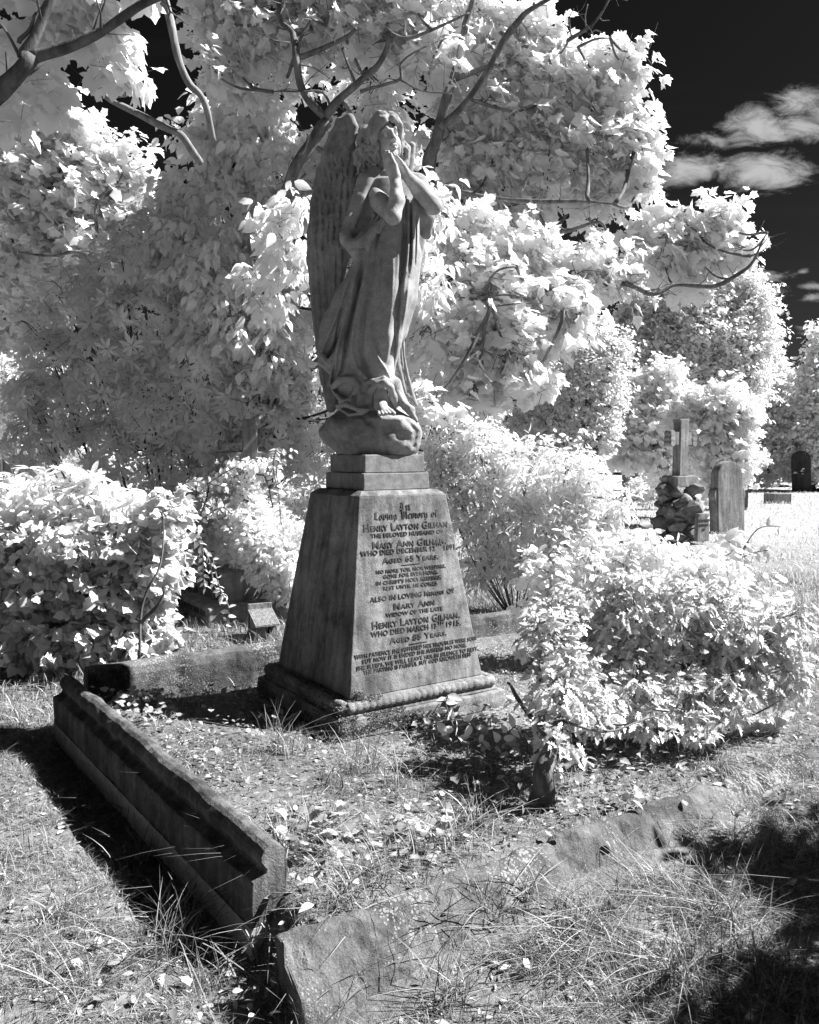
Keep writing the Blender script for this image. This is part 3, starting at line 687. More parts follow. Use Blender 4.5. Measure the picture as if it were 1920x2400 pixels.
def sculpt_hair():
    a = S(815, 425, 0); b = S(975, 268, 0); f = Field((a.x, YA-.22, a.z), (b.x, YA+.2, b.z), .0042); rg = np.random.default_rng(3)
    Rm = _R(HM); e = lambda p, r, k=.01, sub=False: f.ball(Hp(*p), [q*HS for q in r], k, sub, Rm)
    e((0,.035,-.035), (.086,.092,.096)); f.ball(S(862,335,.05), (.060,.07,.10), .03); f.ball(S(858,375,.05), (.055,.06,.08), .03)
    e((0,-.035,.085), (.062,.098,.075), .006, True)
    def lock(pts, r, k=.002, amp=.010, w=9.0):
        P = curve(pts, 7); n = len(P); Q = []; side = Vector(rg.normal(size=3)).normalized(); up_ = side.orthogonal(); ph = rg.uniform(0, 6.28)
        for i, p in enumerate(P):
            t = i/(n-1); q = min(1, 3*t)*amp; Q.append(Vector(p)+side*math.sin(ph+t*w)*q+up_*math.cos(ph+t*w)*q*.7)
        f.limb(Q, [r*(.7+.45*math.sin(math.pi*min(1, i/(n-1)*1.05))) for i in range(n)], k)
    for i in range(22):     # crown waves
        an = -1.5+3.0*i/21; s_ = math.sin(an); c_ = math.cos(an)
        lock([Hp(s_*.01,.122,-.05), Hp(s_*.05,.120,-.01+.02*c_), Hp(s_*.085,.085,.01+.02*c_), Hp(s_*.097,.03,-.01), Hp(s_*.098,-.02,-.03)], .0105, .0015, .006)
    for s in (-1, 1):       # the fringe: two heavy rolls parted in the middle
        lock([Hp(s*.004,.088,.078), Hp(s*.028,.090,.086), Hp(s*.052,.070,.078), Hp(s*.072,.036,.060), Hp(s*.080,-.005,.04)], .0165, .002, .006, 9); lock([Hp(s*.006,.104,.072), Hp(s*.030,.108,.080), Hp(s*.060,.086,.070), Hp(s*.080,.046,.048), Hp(s*.086,-.005,.03)], .015, .002, .006, 8)
        lock([Hp(s*.010,.122,.045), Hp(s*.045,.122,.050), Hp(s*.080,.085,.040), Hp(s*.094,.035,.02), Hp(s*.096,-.02,.01)], .0165, .003, .006, 7)
        lock([Hp(s*.012,.072,.086), Hp(s*.036,.070,.084), Hp(s*.058,.045,.070)], .010, .002, .004, 9)
        for j in range(3): lock([Hp(s*.080,.005-.02*j,.035-.012*j), Hp(s*(.084+.004*j),-.04,.03-.015*j), Hp(s*.080,-.08,.02-.015*j), Hp(s*.082,-.13,.0-.01*j)], .0105, .0015, .009, 13)
    for i in range(64):     # long loose curls falling behind the near shoulder
        u = rg.uniform(0, 1); v = rg.uniform(0, 1); x0 = 884-46*u; d = .02+.05*u-.10*v
        y0 = 296+26*u+40*rg.uniform(0, 1)
        lock([S(x0+8, y0, d), S(x0, y0+16, d-.01), S(x0-2+rg.uniform(-5,5), y0+33, d-.012), S(x0+rg.uniform(-7,7), y0+48+8*rg.uniform(0,1), d)], rg.uniform(.0065,.0115), .0010, rg.uniform(.008,.015), rg.uniform(9, 16))
    for i in range(14):     # and on the far side
        u = i/13; lock([Hp(.085,.03-.03*u,.01-.04*u), S(951+4*u, 345, -.0+.05*u), S(951+5*u, 368, .0+.05*u), S(948+4*u, 396, .0+.04*u)], .0095, .001, .008, 12)
    f.rough(.002, 90, 5); return f.mesh('hair')
def sculpt_wing_near():
    out = [(793,287),(812,279),(830,288),(836,306),(833,340),(838,400),(850,470),(846,540),(828,590),(812,620),(806,655),(800,700),(796,760),(792,830),(790,900),(788,955),(768,965),(757,930),(742,850),(731,780),(722,700),(717,640),(712,600),(711,560),(718,500),(724,450),(735,405),(750,365),(768,330),(784,305)]
    a = S(700, 975, .1); b = S(865, 268, .1); f = Field((a.x-.02, YA-.05, a.z), (b.x+.02, YA+.46, b.z), .005)
    P = smooth_poly([((w := S(x, y, .12)).x, w.z) for x, y in out], 4); xr = S(835, 500, .12).x
    r = (slice(None),)*3; X = f.ax[0][:, None]; Z = f.ax[2][None, :]; sd2 = polyfield(P, X, Z)
    Y = f.ax[1][None, :, None]; depth = YA+.07+.62*(xr-X)[:, :, None].transpose(0, 2, 1)*1.0 + 0*Z[None]
    zc = Z[None]; cup = .03*np.sin((zc-1.7)/1.9*3.1)
    th = .034+.014*np.clip((zc-2.6)/1., 0, 1)
    dy = np.abs(Y-(depth+cup))-th; d2 = sd2[:, None, :]+.02
    dd = np.minimum(np.maximum(dy+.02, d2), 0)+np.sqrt(np.maximum(dy+.02, 0)**2+np.maximum(d2, 0)**2)-.02
    f.D = dd.astype(np.float32)
    sdp = lambda pts: [(S(x, y, .12).x, S(x, y, .12).z) for x, y in pts]
    def on(x, y, off=0): w = S(x, y, .12); return Vector((w.x, YA+.07+.62*(xr-w.x)+.03*math.sin((w.z-1.7)/1.9*3.1)-off, w.z))
    # leading edge: a thick rolled rim with small coverts
    rim = [(822,287),(800,292),(784,318),(768,352),(752,392),(742,430),(733,470)]
    f.limb([on(x, y, .03) for x, y in rim], [.026,.030,.032,.032,.028,.022,.014], .015)
    f.limb([on(x, y, .03) for x, y in [(822,290),(831,308),(829,335)]], [.028,.026,.016], .015)
    for (x, y, a_, r1) in [(771,378,.2,.024),(760,395,.2,.022),(752,410,.2,.026),(745,440,.1,.022),(779,355,.2,.018),(738,462,.1,.018)]:
        f.ball(on(x, y, .045), (r1*.7, .012, r1*1.5), .006)
    # overlapping coverts: each a tongue that rises towards a rounded free tip
    Hm = np.zeros((f.n[0], f.n[2]), np.float32); Xg = f.ax[0][:, None]; Zg = f.ax[2][None, :]; rf = np.random.default_rng(5)
    rows = [(372,778,822,4,.034,.052),(408,764,830,5,.034,.056),(444,752,836,6,.034,.058),(480,740,842,7,.034,.060),(516,730,846,8,.034,.064),(552,722,842,8,.034,.072)]
    for ri, (y, xa, xb, nf, wd, ht) in enumerate(rows):
        for i in range(nf):
            x = xa+(xb-xa)*(i+.5+(.25 if ri % 2 else -.1))/nf+rf.uniform(-2, 2); yy = y+rf.uniform(-6, 6); c = S(x, yy, .12); wj = wd*.62*rf.uniform(.8, 1.1); hj = ht*rf.uniform(.85, 1.15)
            u = (Xg-c.x)/wj; v = (c.z-Zg)/hj; ins = np.where(v > 0, u*u+v*v, np.where(v > -1.3, u*u, 9))
            Hm = np.where(ins < 1, np.maximum(Hm, (.004+.030*(v+1.3)/2.3)*(1-.4*u*u)*np.minimum(1, (1-ins)*6)), np.where((ins < 1.5) & (v > -.2), np.minimum(Hm, .001), Hm)).astype(np.float32)
    for (x0, y0, x1, y1, ph) in ((728,560,752,900,0),(744,560,768,930,1),(760,560,778,950,0),(776,560,784,950,1),(794,560,788,900,0)):     # long primaries
        A_ = S(x0, y0, .12); B_ = S(x1, y1, .12); t = np.clip((A_.z-Zg)/(A_.z-B_.z), 0, 1); xc = A_.x+(B_.x-A_.x)*t; u = (Xg-xc)/.024
        Hm = np.maximum(Hm, np.where((np.abs(u) < 1) & (Zg < A_.z) & (Zg > B_.z), .004+.016*(u+1)/2, 0).astype(np.float32))
    for _ in range(1): Hm[1:-1] = .5*Hm[1:-1]+.25*(Hm[:-2]+Hm[2:])
    f.D -= Hm[:, None, :]*(Y < (depth+cup))
    for (pts, am) in ([[(735,575),(733,650),(738,740),(752,840),(768,930)], -.006],
                      [[(768,580),(768,680),(773,780),(780,880)], -.005], [[(790,600),(788,690),(788,780)], -.005]):
        f.relief([(S(x, y, .12).x, S(x, y, .12).z) for x, y in [tuple(p) for p in curve(pts, 5)]], am, .006)
    f.rough(.0028, 34, 8); return f.mesh('wing')
def sculpt_wing_far():
    out = [(953,345),(960,330),(970,329),(974,340),(970,370),(966,400),(975,440),(992,480),(1003,520),(1000,545),(990,600),(978,650),(962,700),(950,750),(948,800),(953,850),(962,890),(979,948),(966,943),(950,925),(938,890),(925,840),(905,760),(900,650),(905,520),(925,430),(943,380)]
    a = S(880, 960, .2); b = S(1025, 315, .2); f = Field((a.x-.02, YA+.0, a.z), (b.x+.02, YA+.4, b.z), .005)
    P = smooth_poly([((w := S(x, y, .14)).x, w.z) for x, y in out], 4)
    X = f.ax[0][:, None]; Z = f.ax[2][None, :]; sd2 = polyfield(P, X, Z); Y = f.ax[1][None, :, None]
    depth = (YA+.10+.35*(f.ax[0]-f.ax[0][0]))[:, None, None]; dy = np.abs(Y-depth)-.03; d2 = sd2[:, None, :]+.012
    dd = np.minimum(np.maximum(dy+.012, d2), 0)+np.sqrt(np.maximum(dy+.012, 0)**2+np.maximum(d2, 0)**2)-.012; f.D = dd.astype(np.float32)
    for pts in ([(942,800),(948,860),(962,925)], [(935,760),(940,850),(955,920)]):
        f.relief([(S(x, y, .14).x, S(x, y, .14).z) for x, y in pts], -.008, .006)
    f.limb([(w := S(x, y, .14)) + Vector((0, .03, 0)) for x, y in [(958,345),(967,337),(966,370),(961,400)]], [.012,.016,.014,.012], .01)
    f.rough(.0025, 34, 18); return f.mesh('wing')
angel = link('angel', sculpt_body(), M['flesh'], monument)
link('robe', sculpt_robe(), M['angel'], angel)
link('hair', sculpt_hair(), M['angel'], angel)
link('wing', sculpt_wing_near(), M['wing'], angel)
link('wing', sculpt_wing_far(), M['angel'], angel)
# ------------------------------------------------------------ leaves, twigs, plants
def _fan(outline, mid=(0, .45), cup=.0, fold=0.0, droop=0.0):
    """leaf blade from an outline (x across, y along): a fan round a mid point, creased along the rib"""
    P = [mid]+outline; V = np.array([(x, y, fold*abs(x)-droop*y*y+cup*(x*x)) for x, y in P], np.float32); n = len(outline)
    F = np.array([(0, 1+i, 1+(i+1) % n) for i in range(n)], np.int32); return V, F
def _mir(h): return h+[(-x, y) for x, y in reversed(h) if abs(x) > 1e-6]
LEAF = {
 'maple': _fan([(0,-.02)]+[(.14,.03),(.30,-.03),(.42,.08),(.60,.20),(.47,.34),(.58,.50),(.64,.70),(.48,.68),(.35,.64),(.31,.78),(.17,.88),(0,1.05),
               (-.17,.88),(-.31,.78),(-.35,.64),(-.48,.68),(-.64,.70),(-.58,.50),(-.47,.34),(-.60,.20),(-.42,.08),(-.30,-.03),(-.14,.03)], (0,.3), fold=.16, droop=.22),
 'maple_far': _fan([(0,0),(.45,.08),(.42,.34),(.56,.60),(.33,.70),(0,1.0),(-.33,.70),(-.56,.60),(-.42,.34),(-.45,.08)], (0,.35), fold=.15, droop=.2),
 'oval': _fan([(0,0),(.20,.16),(.29,.42),(.22,.70),(0,1.06),(-.22,.70),(-.29,.42),(-.20,.16)], (0,.45), fold=.25, droop=.25),
 'lance': _fan([(0,0),(.13,.25),(.16,.55),(.09,.85),(0,1.0),(-.09,.85),(-.16,.55),(-.13,.25)], (0,.5), fold=.22, droop=.22),
 'ivy': _fan([(0,.08),(.22,-.05),(.48,.12),(.42,.32),(.46,.56),(.29,.66),(0,1.0),(-.29,.66),(-.46,.56),(-.42,.32),(-.48,.12),(-.22,-.05)], (0,.3), fold=.12, droop=.15),
 'holly': _fan([(0,0),(.10,.08),(.30,.10),(.17,.24),(.36,.36),(.20,.47),(.34,.64),(.14,.72),(.17,.88),(0,1.1),(-.17,.88),(-.14,.72),(-.34,.64),(-.20,.47),(-.36,.36),(-.17,.24),(-.30,.10),(-.10,.08)], (0,.5), fold=.38, droop=.15),
 'round': _fan([(0,0),(.28,.1),(.42,.42),(.28,.76),(0,.92),(-.28,.76),(-.42,.42),(-.28,.1)], (0,.45), fold=.12, droop=.1),
 'bit': (np.array([(0,0,0),(.3,.5,.06),(0,1,-.05),(-.3,.5,.06)], np.float32), np.array([(0,1,2),(0,2,3)], np.int32)),
}
def _unit(a): return a/(np.linalg.norm(a, axis=-1, keepdims=True)+1e-9)
def leaves_np(kind, pos, nrm, tip, size):
    """place one leaf per row -> vertices, triangles"""
    V, F = LEAF[kind]; tip = _unit(tip); x = _unit(np.cross(tip, nrm)); n = np.cross(x, tip)
    P = pos[:, None, :]+size[:, None, None]*(V[None, :, 0:1]*x[:, None, :]+V[None, :, 1:2]*tip[:, None, :]+V[None, :, 2:3]*n[:, None, :])
    T = F[None]+(np.arange(len(pos))*len(V))[:, None, None]; return P.reshape(-1, 3), T.reshape(-1, 3)
def spray_leaves(kind, c, ax, L, nl, size, rg, droop=.5, spread=.9, updir=(.45,-.18,.80), upw=.95):
    """nl leaves along each twig (start c, direction ax, length L)"""
    N = len(c); t = rg.uniform(.15, 1.05, (N, nl)); side = rg.normal(size=(N, nl, 3))
    axr = np.repeat(ax[:, None], nl, 1); side -= axr*(side*axr).sum(-1, keepdims=True); side = _unit(side); side[..., 2] *= .45
    pos = c[:, None]+axr*(t*L[:, None])[..., None]+side*(size*.35*rg.uniform(.3, 1.3, (N, nl)))[..., None]
    tip = axr*.6+side*spread+np.array([0, 0, -droop])+rg.normal(size=(N, nl, 3))*.25
    nm = np.array(updir)*upw+axr*.15+rg.normal(size=(N, nl, 3))*.42
    sz = size*rg.uniform(.42, 1.3, (N, nl))**1.0; return leaves_np(kind, pos.reshape(-1, 3), nm.reshape(-1, 3), tip.reshape(-1, 3), sz.ravel())
def rosette_leaves(c, ax, nl, size, rg, kind='lance'):
    N = len(c); ang = rg.uniform(0, 6.28, (N, 1))+np.arange(nl)[None]*2.4; a = _unit(np.cross(ax, rg.normal(size=(N, 3)))); b = np.cross(ax, a)
    rad = a[:, None]*np.cos(ang)[..., None]+b[:, None]*np.sin(ang)[..., None]; up = np.repeat(ax[:, None], nl, 1); lift = rg.uniform(-.25, .55, (N, nl))[..., None]
    tip = rad+up*lift; nm = up-rad*lift*.8+rg.normal(size=(N, nl, 3))*.15
    pos = c[:, None]+rad*size*.06; sz = size*rg.uniform(.7, 1.15, (N, nl)); return leaves_np(kind, pos.reshape(-1, 3), nm.reshape(-1, 3), tip.reshape(-1, 3), sz.ravel())
def twigs_np(A, B, r0, r1, bend=.12, rg=rng):
    """many thin three-sided twigs at once"""
    N = len(A); m = (A+B)/2+rg.normal(size=(N, 3))*(np.linalg.norm(B-A, axis=1)*bend)[:, None]; d = _unit(B-A); x = _unit(np.cross(d, np.array([.3, .2, .9]))); y = np.cross(d, x)
    P = []; 
    for c, r in ((A, r0), (m, (r0+r1)/2), (B, r1)):
        for k in range(3):
            an = k*2.094; P.append(c+(x*math.cos(an)+y*math.sin(an))*r)
    V = np.stack(P, 1).reshape(-1, 3); q = []
    for s in range(2):
        for k in range(3): q.append((s*3+k, s*3+(k+1) % 3, s*3+3+(k+1) % 3, s*3+3+k))
    F = (np.array(q)[None]+(np.arange(N)*9)[:, None, None]).reshape(-1, 4); return V, F
class Foliage:
    def __init__(s): s.V = []; s.F = []; s.A = []; s.n = 0
    def add(s, V, T, rg=rng, per=None):
        s.V.append(V); s.F.append(T+s.n); nl = per or 1
        s.A.append(np.repeat(rg.uniform(0, 1, (len(V)+nl-1)//nl), nl)[:len(V)]); s.n += len(V); return s
    def mesh(s, name):
        F = np.concatenate(s.F); return np_mesh(name, np.concatenate(s.V), F.ravel(), np.full(len(F), F.shape[1]), True, np.concatenate(s.A))
def blobs3(bl, Y, dk=.9):
    out = []
    for b in bl:
        x, y, r = b[:3]; yy = Y+(b[3] if len(b) > 3 else 0); c = px(x, y, yy); R = r*yy/F0; out.append((np.array(c), np.array([R, R*dk, R])))
    return out
def sample_blobs(B, per_m2, rg, shell=.55, zmin=None):
    P = []; O = []
    for c, r in B:
        n = max(4, int(per_m2*4*math.pi*r[0]*r[2]*.8)); d = _unit(rg.normal(size=(n, 3))); q = shell+(1-shell)*rg.uniform(0, 1, n)**.6
        lump = np.array([mnoise.noise(Vector(v*2.1+c))+.6*mnoise.noise(Vector(v*5.5+c)) for v in d])*.42+1; q = q*np.where(rg.uniform(0, 1, n) < .10, rg.uniform(1.05, 1.35, n), 1.0); p = c+d*r*(q*lump)[:, None]; P.append(p); O.append(d)
    P = np.concatenate(P); O = np.concatenate(O)
    if zmin is not None: k = P[:, 2] > zmin; P = P[k]; O = O[k]
    return P, O
def limb_pts(pts, Y0):
    """[(x, y, dY, radius px)] -> 3-D points and radii"""
    return [px(p[0], p[1], Y0+p[2]) for p in pts], [p[3]*(Y0+p[2])/F0 for p in pts]
def wiggle(P, R, n=4, amp=.5, seed=0):
    Q = [np.array([*p, r]) for p, r in zip(P, R)]; C = curve(Q, n) if len(Q) > 1 else Q; oP = []; oR = []
    for i, q in enumerate(C):
        r = max(q[3], .0015); o = mnoise.noise_vector(Vector(q[:3])*(2.2)+Vector((seed, 0, 0)))*(r*amp*1.5+.006) if 0 < i < len(C)-1 else Vector((0, 0, 0)); oP.append(Vector(q[:3])+o); oR.append(r*(1+.18*mnoise.noise(Vector(q[:3])*9)))
    return oP, oR
def plant(name, label, cat, Y, blobs, leaf, size, dens, nl, matl, limbs=(), group=None, dk=.9, L=.3, seed=0, droop=.5, base=None, shell=.5, trunkmat='bark', boughs=True, rosette=False, zmin=.03, twig=.0022, upw=.95, parts=('crown', 'trunk'), twig_every=3, B=None, br=1.0):
    rg = np.random.default_rng(seed+11); Bl = B or blobs3(blobs, Y, dk); cx = sum(b[0][0] for b in Bl)/len(Bl); cy = sum(b[0][1] for b in Bl)/len(Bl)
    if base is None: base = Vector((cx, cy, 0))
    root = tag(empty(name, base), label, cat, group)
    P, O = sample_blobs(Bl, dens, rg, shell, zmin); fo = Foliage()
    ax = _unit(O*.7+rg.normal(size=O.shape)*.5+np.array([0, 0, .15])); Ls = L*rg.uniform(.6, 1.3, len(P))
    nv = len(LEAF[leaf][0])
    if rosette:
        axu = _unit(O*.8+np.array([0, 0, .5])+rg.normal(size=O.shape)*.35); fo.add(*rosette_leaves(P, axu, nl, size, rg, leaf), rg, nv)
    else: fo.add(*spray_leaves(leaf, P-ax*Ls[:, None]*.5, ax, Ls, nl, size, rg, droop, upw=upw), rg, nv)
    link(parts[0], fo.mesh(parts[0]), matl, root)
    tb = MB()
    for i, lm in enumerate(limbs):
        q, r = limb_pts(lm, Y); q, r = wiggle(q, r, 5, .6, seed+i); tb.tube(q, r, 8)
        acc = 0.0
        for j in range(1, len(q)):      # side shoots along every limb
            acc += (q[j]-q[j-1]).length
            if acc > .16 and r[j] < .06 and q[j].z > 1.2:
                acc = 0; d = Vector(rg.normal(size=3)).normalized(); d.z = abs(d.z)*.6; ln_ = rg.uniform(.12, .42); a0 = q[j]; a1 = a0+d*ln_*.5+Vector((0, 0, -.02)); a2 = a1+(d+Vector(rg.normal(size=3))*.5).normalized()*ln_*.6; rr0 = min(r[j]*.45, .007)
                tb.tube([a0, a1, a2], [rr0, rr0*.7, rr0*.3], 5); a3 = a1+(d+Vector(rg.normal(size=3))*.8).normalized()*ln_*.45; tb.tube([a1, a3], [rr0*.6, rr0*.25], 4)
    if boughs and Bl:
        if limbs: st = [px(p[0], p[1], Y+p[2]) for lm in limbs for p in lm]
        else: st = [base+Vector((0, 0, .1))]
        for c, r in Bl:
            c = Vector(c); s0 = min(st, key=lambda q: (q-c).length+max(0, q.z-c.z)*2); m = s0.lerp(c, .5)+Vector((0, 0, -.10*(c-s0).length)); d = (c-s0).length
            r0 = min(.045, .008+.012*d)*br; q, rr = wiggle([s0, m, c], [r0, r0*.7, r0*.35], 5, 1.0, seed+int(abs(c.x)*100)); tb.tube(q, rr, 6)
            for _ in range(5):
                e = c+Vector(rg.normal(size=3)).normalized()*float(r[0])*.85; q, rr = wiggle([c.lerp(s0, rg.uniform(0, .3)), c.lerp(e, .5)+Vector((0,0,.05*r[0])), e], [r0*.4, r0*.28, r0*.12], 4, 1.2, seed+7); tb.tube(q, rr, 5)
    if twig:
        k = slice(None, None, twig_every); V, F = twigs_np(P[k]-ax[k]*Ls[k, None]*.9, P[k]+ax[k]*Ls[k, None]*.4, twig, twig*.5, rg=rg); n = len(tb.v); tb.v += [tuple(v) for v in V]; tb.f += [tuple(f+n) for f in F]; tb.sm += [True]*len(F)
    if tb.v: tb.build(parts[1], M[trunkmat], root)
    return root

M['leaf'] = leafy('bright_leaf', .93, .50, .06, .08)
M['leaf_mid'] = leafy('rhododendron_leaf', .90, .48, .22, .2)
M['leaf_far'] = leafy('distant_leaf', .88, .42, .14)
M['leaf_holly'] = leafy('glossy_holly_leaf', .76, .40, .3, .3)
M['leaf_ivy'] = leafy('ivy_leaf', .72, .40, .2, .2)
# ------------------------------------------------------------ ground, grave plot, kerbs, grass
NB = gpx(650, 2223, .16); NB2 = Vector((NB.x, NB.y))                     # near corner of the plot
A2 = Vector((MA.x, MA.y)); B2 = Vector((MBv.x, MBv.y)); LA, LB = 4.3, 2.56
def plot_uv(x, y):
    d = Vector((x-NB.x, y-NB.y)); return d.dot(A2), d.dot(B2)
def sst(a, b, t):
    t = min(1, max(0, (t-a)/(b-a))); return t*t*(3-2*t)
def ground_z(x, y):
    u, v = plot_uv(x, y)
    dw = (x-KQ0.x)*KN.x+(y-KQ0.y)*KN.y; ins = sst(-.02, -.12, dw)*sst(-.10, .12, v)*(1-sst(LA, LA+.2, u))*(1-sst(LB-.03, LB+.2, v))
    bed = .18+.06*sst(.9, .15, u)*sst(.2, 1.0, v)+.015*mnoise.noise(Vector((x*3, y*3, 0)))
    # the right-hand lawn climbs the side of its kerb
    side = .10*sst(-.1, 1.0, u)*sst(-1.2, -.05, v)*(1-sst(3.2, 5, u))
    out = side+.03*mnoise.noise(Vector((x*.8, y*.8, 3)))+.010*mnoise.noise(Vector((x*5, y*5, 7)))
    far = .05*mnoise.noise(Vector((x*.15, y*.15, 3)))*sst(8, 20, y)
    out -= .045*sst(-.02, .02, dw)*(1-sst(.10, .30, dw))*sst(4.8, 4.5, y)
    return out*(1-ins)+bed*ins+far+(.12*sst(5.2, 6.6, y)*(1-ins))
KQ0 = gpx(592, 2240, .0); KQ1 = gpx(128, 1728, .0); KN = Vector((-(KQ1.y-KQ0.y), KQ1.x-KQ0.x)).normalized()
def gz_np(P): return np.array([ground_z(float(a), float(b)) for a, b in P])
gx = np.concatenate([-np.geomspace(300, 4.2, 26), np.arange(-4, 4.01, .04), np.geomspace(4.2, 300, 26)]); gy = np.concatenate([[-60, -20, -6, -2], np.arange(0, 9.01, .04), np.geomspace(9.2, 600, 40)])
gv = np.array([(x, y, ground_z(x, y)) for y in gy for x in gx], np.float32); nx_, ny_ = len(gx), len(gy)
ii = np.arange((nx_-1)*(ny_-1)); r0 = (ii//(nx_-1))*nx_+ii % (nx_-1)
def soil_mat():
    m, nt, out = new_mat('soil_and_litter'); tc = node(nt, 'ShaderNodeTexCoord'); ob = tc.outputs['Object']
    a = noise(nt, 1.2, 5, .6, ob); b = noise(nt, 28, 6, .7, ob)
    c = ramp(nt, mth(nt, 'ADD', mth(nt, 'MULTIPLY', a, .45), mth(nt, 'MULTIPLY', b, .55)), [(.38, .08), (.62, .30)])
    sx = node(nt, 'ShaderNodeSeparateXYZ'); nt.links.new(ob, sx.inputs[0]); f = node(nt, 'ShaderNodeMapRange'); f.inputs['From Min'].default_value = 9; f.inputs['From Max'].default_value = 16; nt.links.new(sx.outputs[1], f.inputs['Value'])
    lawn = ramp(nt, b, [(.3, .26), (.7, .46)]); mx = node(nt, 'ShaderNodeMix', data_type='RGBA'); nt.links.new(f.outputs[0], mx.inputs[0]); nt.links.new(c, mx.inputs[6]); nt.links.new(lawn, mx.inputs[7])
    bs = node(nt, 'ShaderNodeBsdfDiffuse'); nt.links.new(mx.outputs[2], bs.inputs[0])
    bp = node(nt, 'ShaderNodeBump'); bp.inputs['Strength'].default_value = .9; bp.inputs['Distance'].default_value = .03; nt.links.new(b, bp.inputs['Height']); nt.links.new(bp.outputs[0], bs.inputs['Normal'])
    nt.links.new(bs.outputs[0], out.inputs[0]); return m
gr = link('ground', np_mesh('ground', gv, np.stack([r0, r0+1, r0+nx_+1, r0+nx_], 1).ravel(), np.full(len(r0), 4), True), soil_mat()); tag(gr, kind='structure')

def bar(prof, p, q, n, amp, seed, closed=True):
    """a moulded kerb: profile (outward, up) swept from p to q, roughened; both 2-D points; outward = left of p->q"""
    d = (q-p); Lg = d.length; d = d/Lg; o = Vector((-d.y, d.x)); m = len(prof); V = []; F = []
    for i in range(n+1):
        t = i/n; c = p+d*(Lg*t)
        for (a, z) in prof:
            w = Vector((c.x+o.x*a, c.y+o.y*a, z)); e = mnoise.noise_vector(w*7+Vector((seed, 0, 0)))*amp+mnoise.noise_vector(w*26)*amp*.5; V.append(w+e)
    for i in range(n):
        for k in range(m): F.append((i*m+k, i*m+(k+1) % m, (i+1)*m+(k+1) % m, (i+1)*m+k))
    F += [tuple(range(m))[::-1], tuple(n*m+k for k in range(m))]
    b = MB(); b.add(V, F, False); return b
KP0 = gpx(592, 2240, .0); KP1 = gpx(128, 1728, .0); k0 = Vector((KP0.x, KP0.y)); k1 = Vector((KP1.x, KP1.y))
def arc(cx, cz, r, a0, a1, n): return [(cx+r*math.cos(math.radians(a0+(a1-a0)*i/n)), cz+r*math.sin(math.radians(a0+(a1-a0)*i/n))) for i in range(n+1)]
prof = [(0,.090),(0,.12),(0,.15),(0,.19),(0,.225),(-.004,.238),(-.028,.252),(-.046,.264),(-.050,.276),(-.040,.290),(-.036,.306),(-.040,.324),(-.052,.342),(-.070,.353),(-.090,.354),(-.108,.344),(-.118,.328),(-.124,.305),(-.128,.25),(-.128,.16),(-.128,.09)]
lk = tag(empty('grave_kerb', (k0.x, k0.y, 0), 0), 'long dark moulded kerb wall with rounded coping, running up the left side of the plot', 'kerb', 'kerbs round the grave plot')
bar(prof[::-1], k0, k1, 90, .009, 2).build('coping', M['kerb_dark'], lk, bevel=.004)
dk_ = (k1-k0); ntile = 11
for i in range(ntile):
    a = k0+dk_*((i+.012)/ntile); b = k0+dk_*((i+1-.012)/ntile); bar([(.000,-.06),(.003,.0885),(-.12,.0885),(-.12,-.06)][::-1], a, b, 1, 0, 1).build('facing_tile', M['tile'], lk, bevel=.002)
# broken stub of core showing at the near end
sb = MB()
for j in range(4):
    c = Vector((k0.x+.06+.02*(j % 2), k0.y-.02-.015*j, .08+.07*j)); 
far_a = NB2+B2*LB+A2*.02
fprof = [(.0,-.1),(.0,.30),(-.02,.345),(-.045,.365),(-.09,.368),(-.12,.345),(-.13,.30),(-.13,-.1)]
fk = bar([(a, z+.018) for a, z in fprof], NB2+B2*(LB+.36)+A2*.10, NB2+B2*(LB+.30)+A2*LA, 80, .010, 5).build('grave_kerb', M['kerb'], None, bevel=.006); tag(fk, 'low lichened kerb behind the pedestal at the back of the plot, partly in shade', 'kerb', 'kerbs round the grave plot')
rp = [(.0,.175),(-.02,.195),(-.045,.200),(-.07,.192),(-.095,.178),(-.125,.150),(-.155,.118),(-.185,.085),(-.205,.055),(-.22,.0),(-.19,-.12),(-.02,.06)]
rk = bar([(a, z) for a, z in rp][::-1], NB2+A2*.0+B2*.03, NB2+A2*LA+B2*.03, 220, .020, 9).build('grave_kerb', M['kerb'], None, bevel=.008); tag(rk, 'broken lichen-spotted kerb stone leaning outwards at the near right of the plot, half sunk in grass', 'kerb', 'kerbs round the grave plot')

def grass_blades(P, z, h, w, rg, lean=.5, nseg=3):
    """curved blades as strips"""
    N = len(P); an = rg.uniform(0, 6.28, N); ln = np.abs(rg.normal(size=N))*lean+.15; d = np.stack([np.cos(an), np.sin(an), np.zeros(N)], 1); s = np.stack([-np.sin(an+rg.normal(size=N)), np.cos(an), np.zeros(N)], 1)
    V = np.zeros((N, 2*nseg+1, 3)); base = np.column_stack([P, z-.005])
    for k in range(nseg+1):
        t = k/nseg; c = base+d*(h*ln*t*t)[:, None]+np.array([0, 0, 1])*(h*(t-.35*np.minimum(ln, 1.3)*t*t))[:, None]
        if k < nseg: V[:, 2*k] = c-s*(w*(1-.55*t))[:, None]; V[:, 2*k+1] = c+s*(w*(1-.55*t))[:, None]
        else: V[:, 2*k] = c
    T = []
    for k in range(nseg-1): T += [(2*k, 2*k+1, 2*k+3), (2*k, 2*k+3, 2*k+2)]
    T.append((2*nseg-2, 2*nseg-1, 2*nseg)); T = np.array(T)[None]+(np.arange(N)*(2*nseg+1))[:, None, None]
    return V.reshape(-1, 3), T.reshape(-1, 3)
def scatter(n, x0, x1, y0, y1, rg, ok):
    P = np.column_stack([rg.uniform(x0, x1, n), rg.uniform(y0, y1, n)]); k = np.array([ok(a, b) for a, b in P]); return P[k]
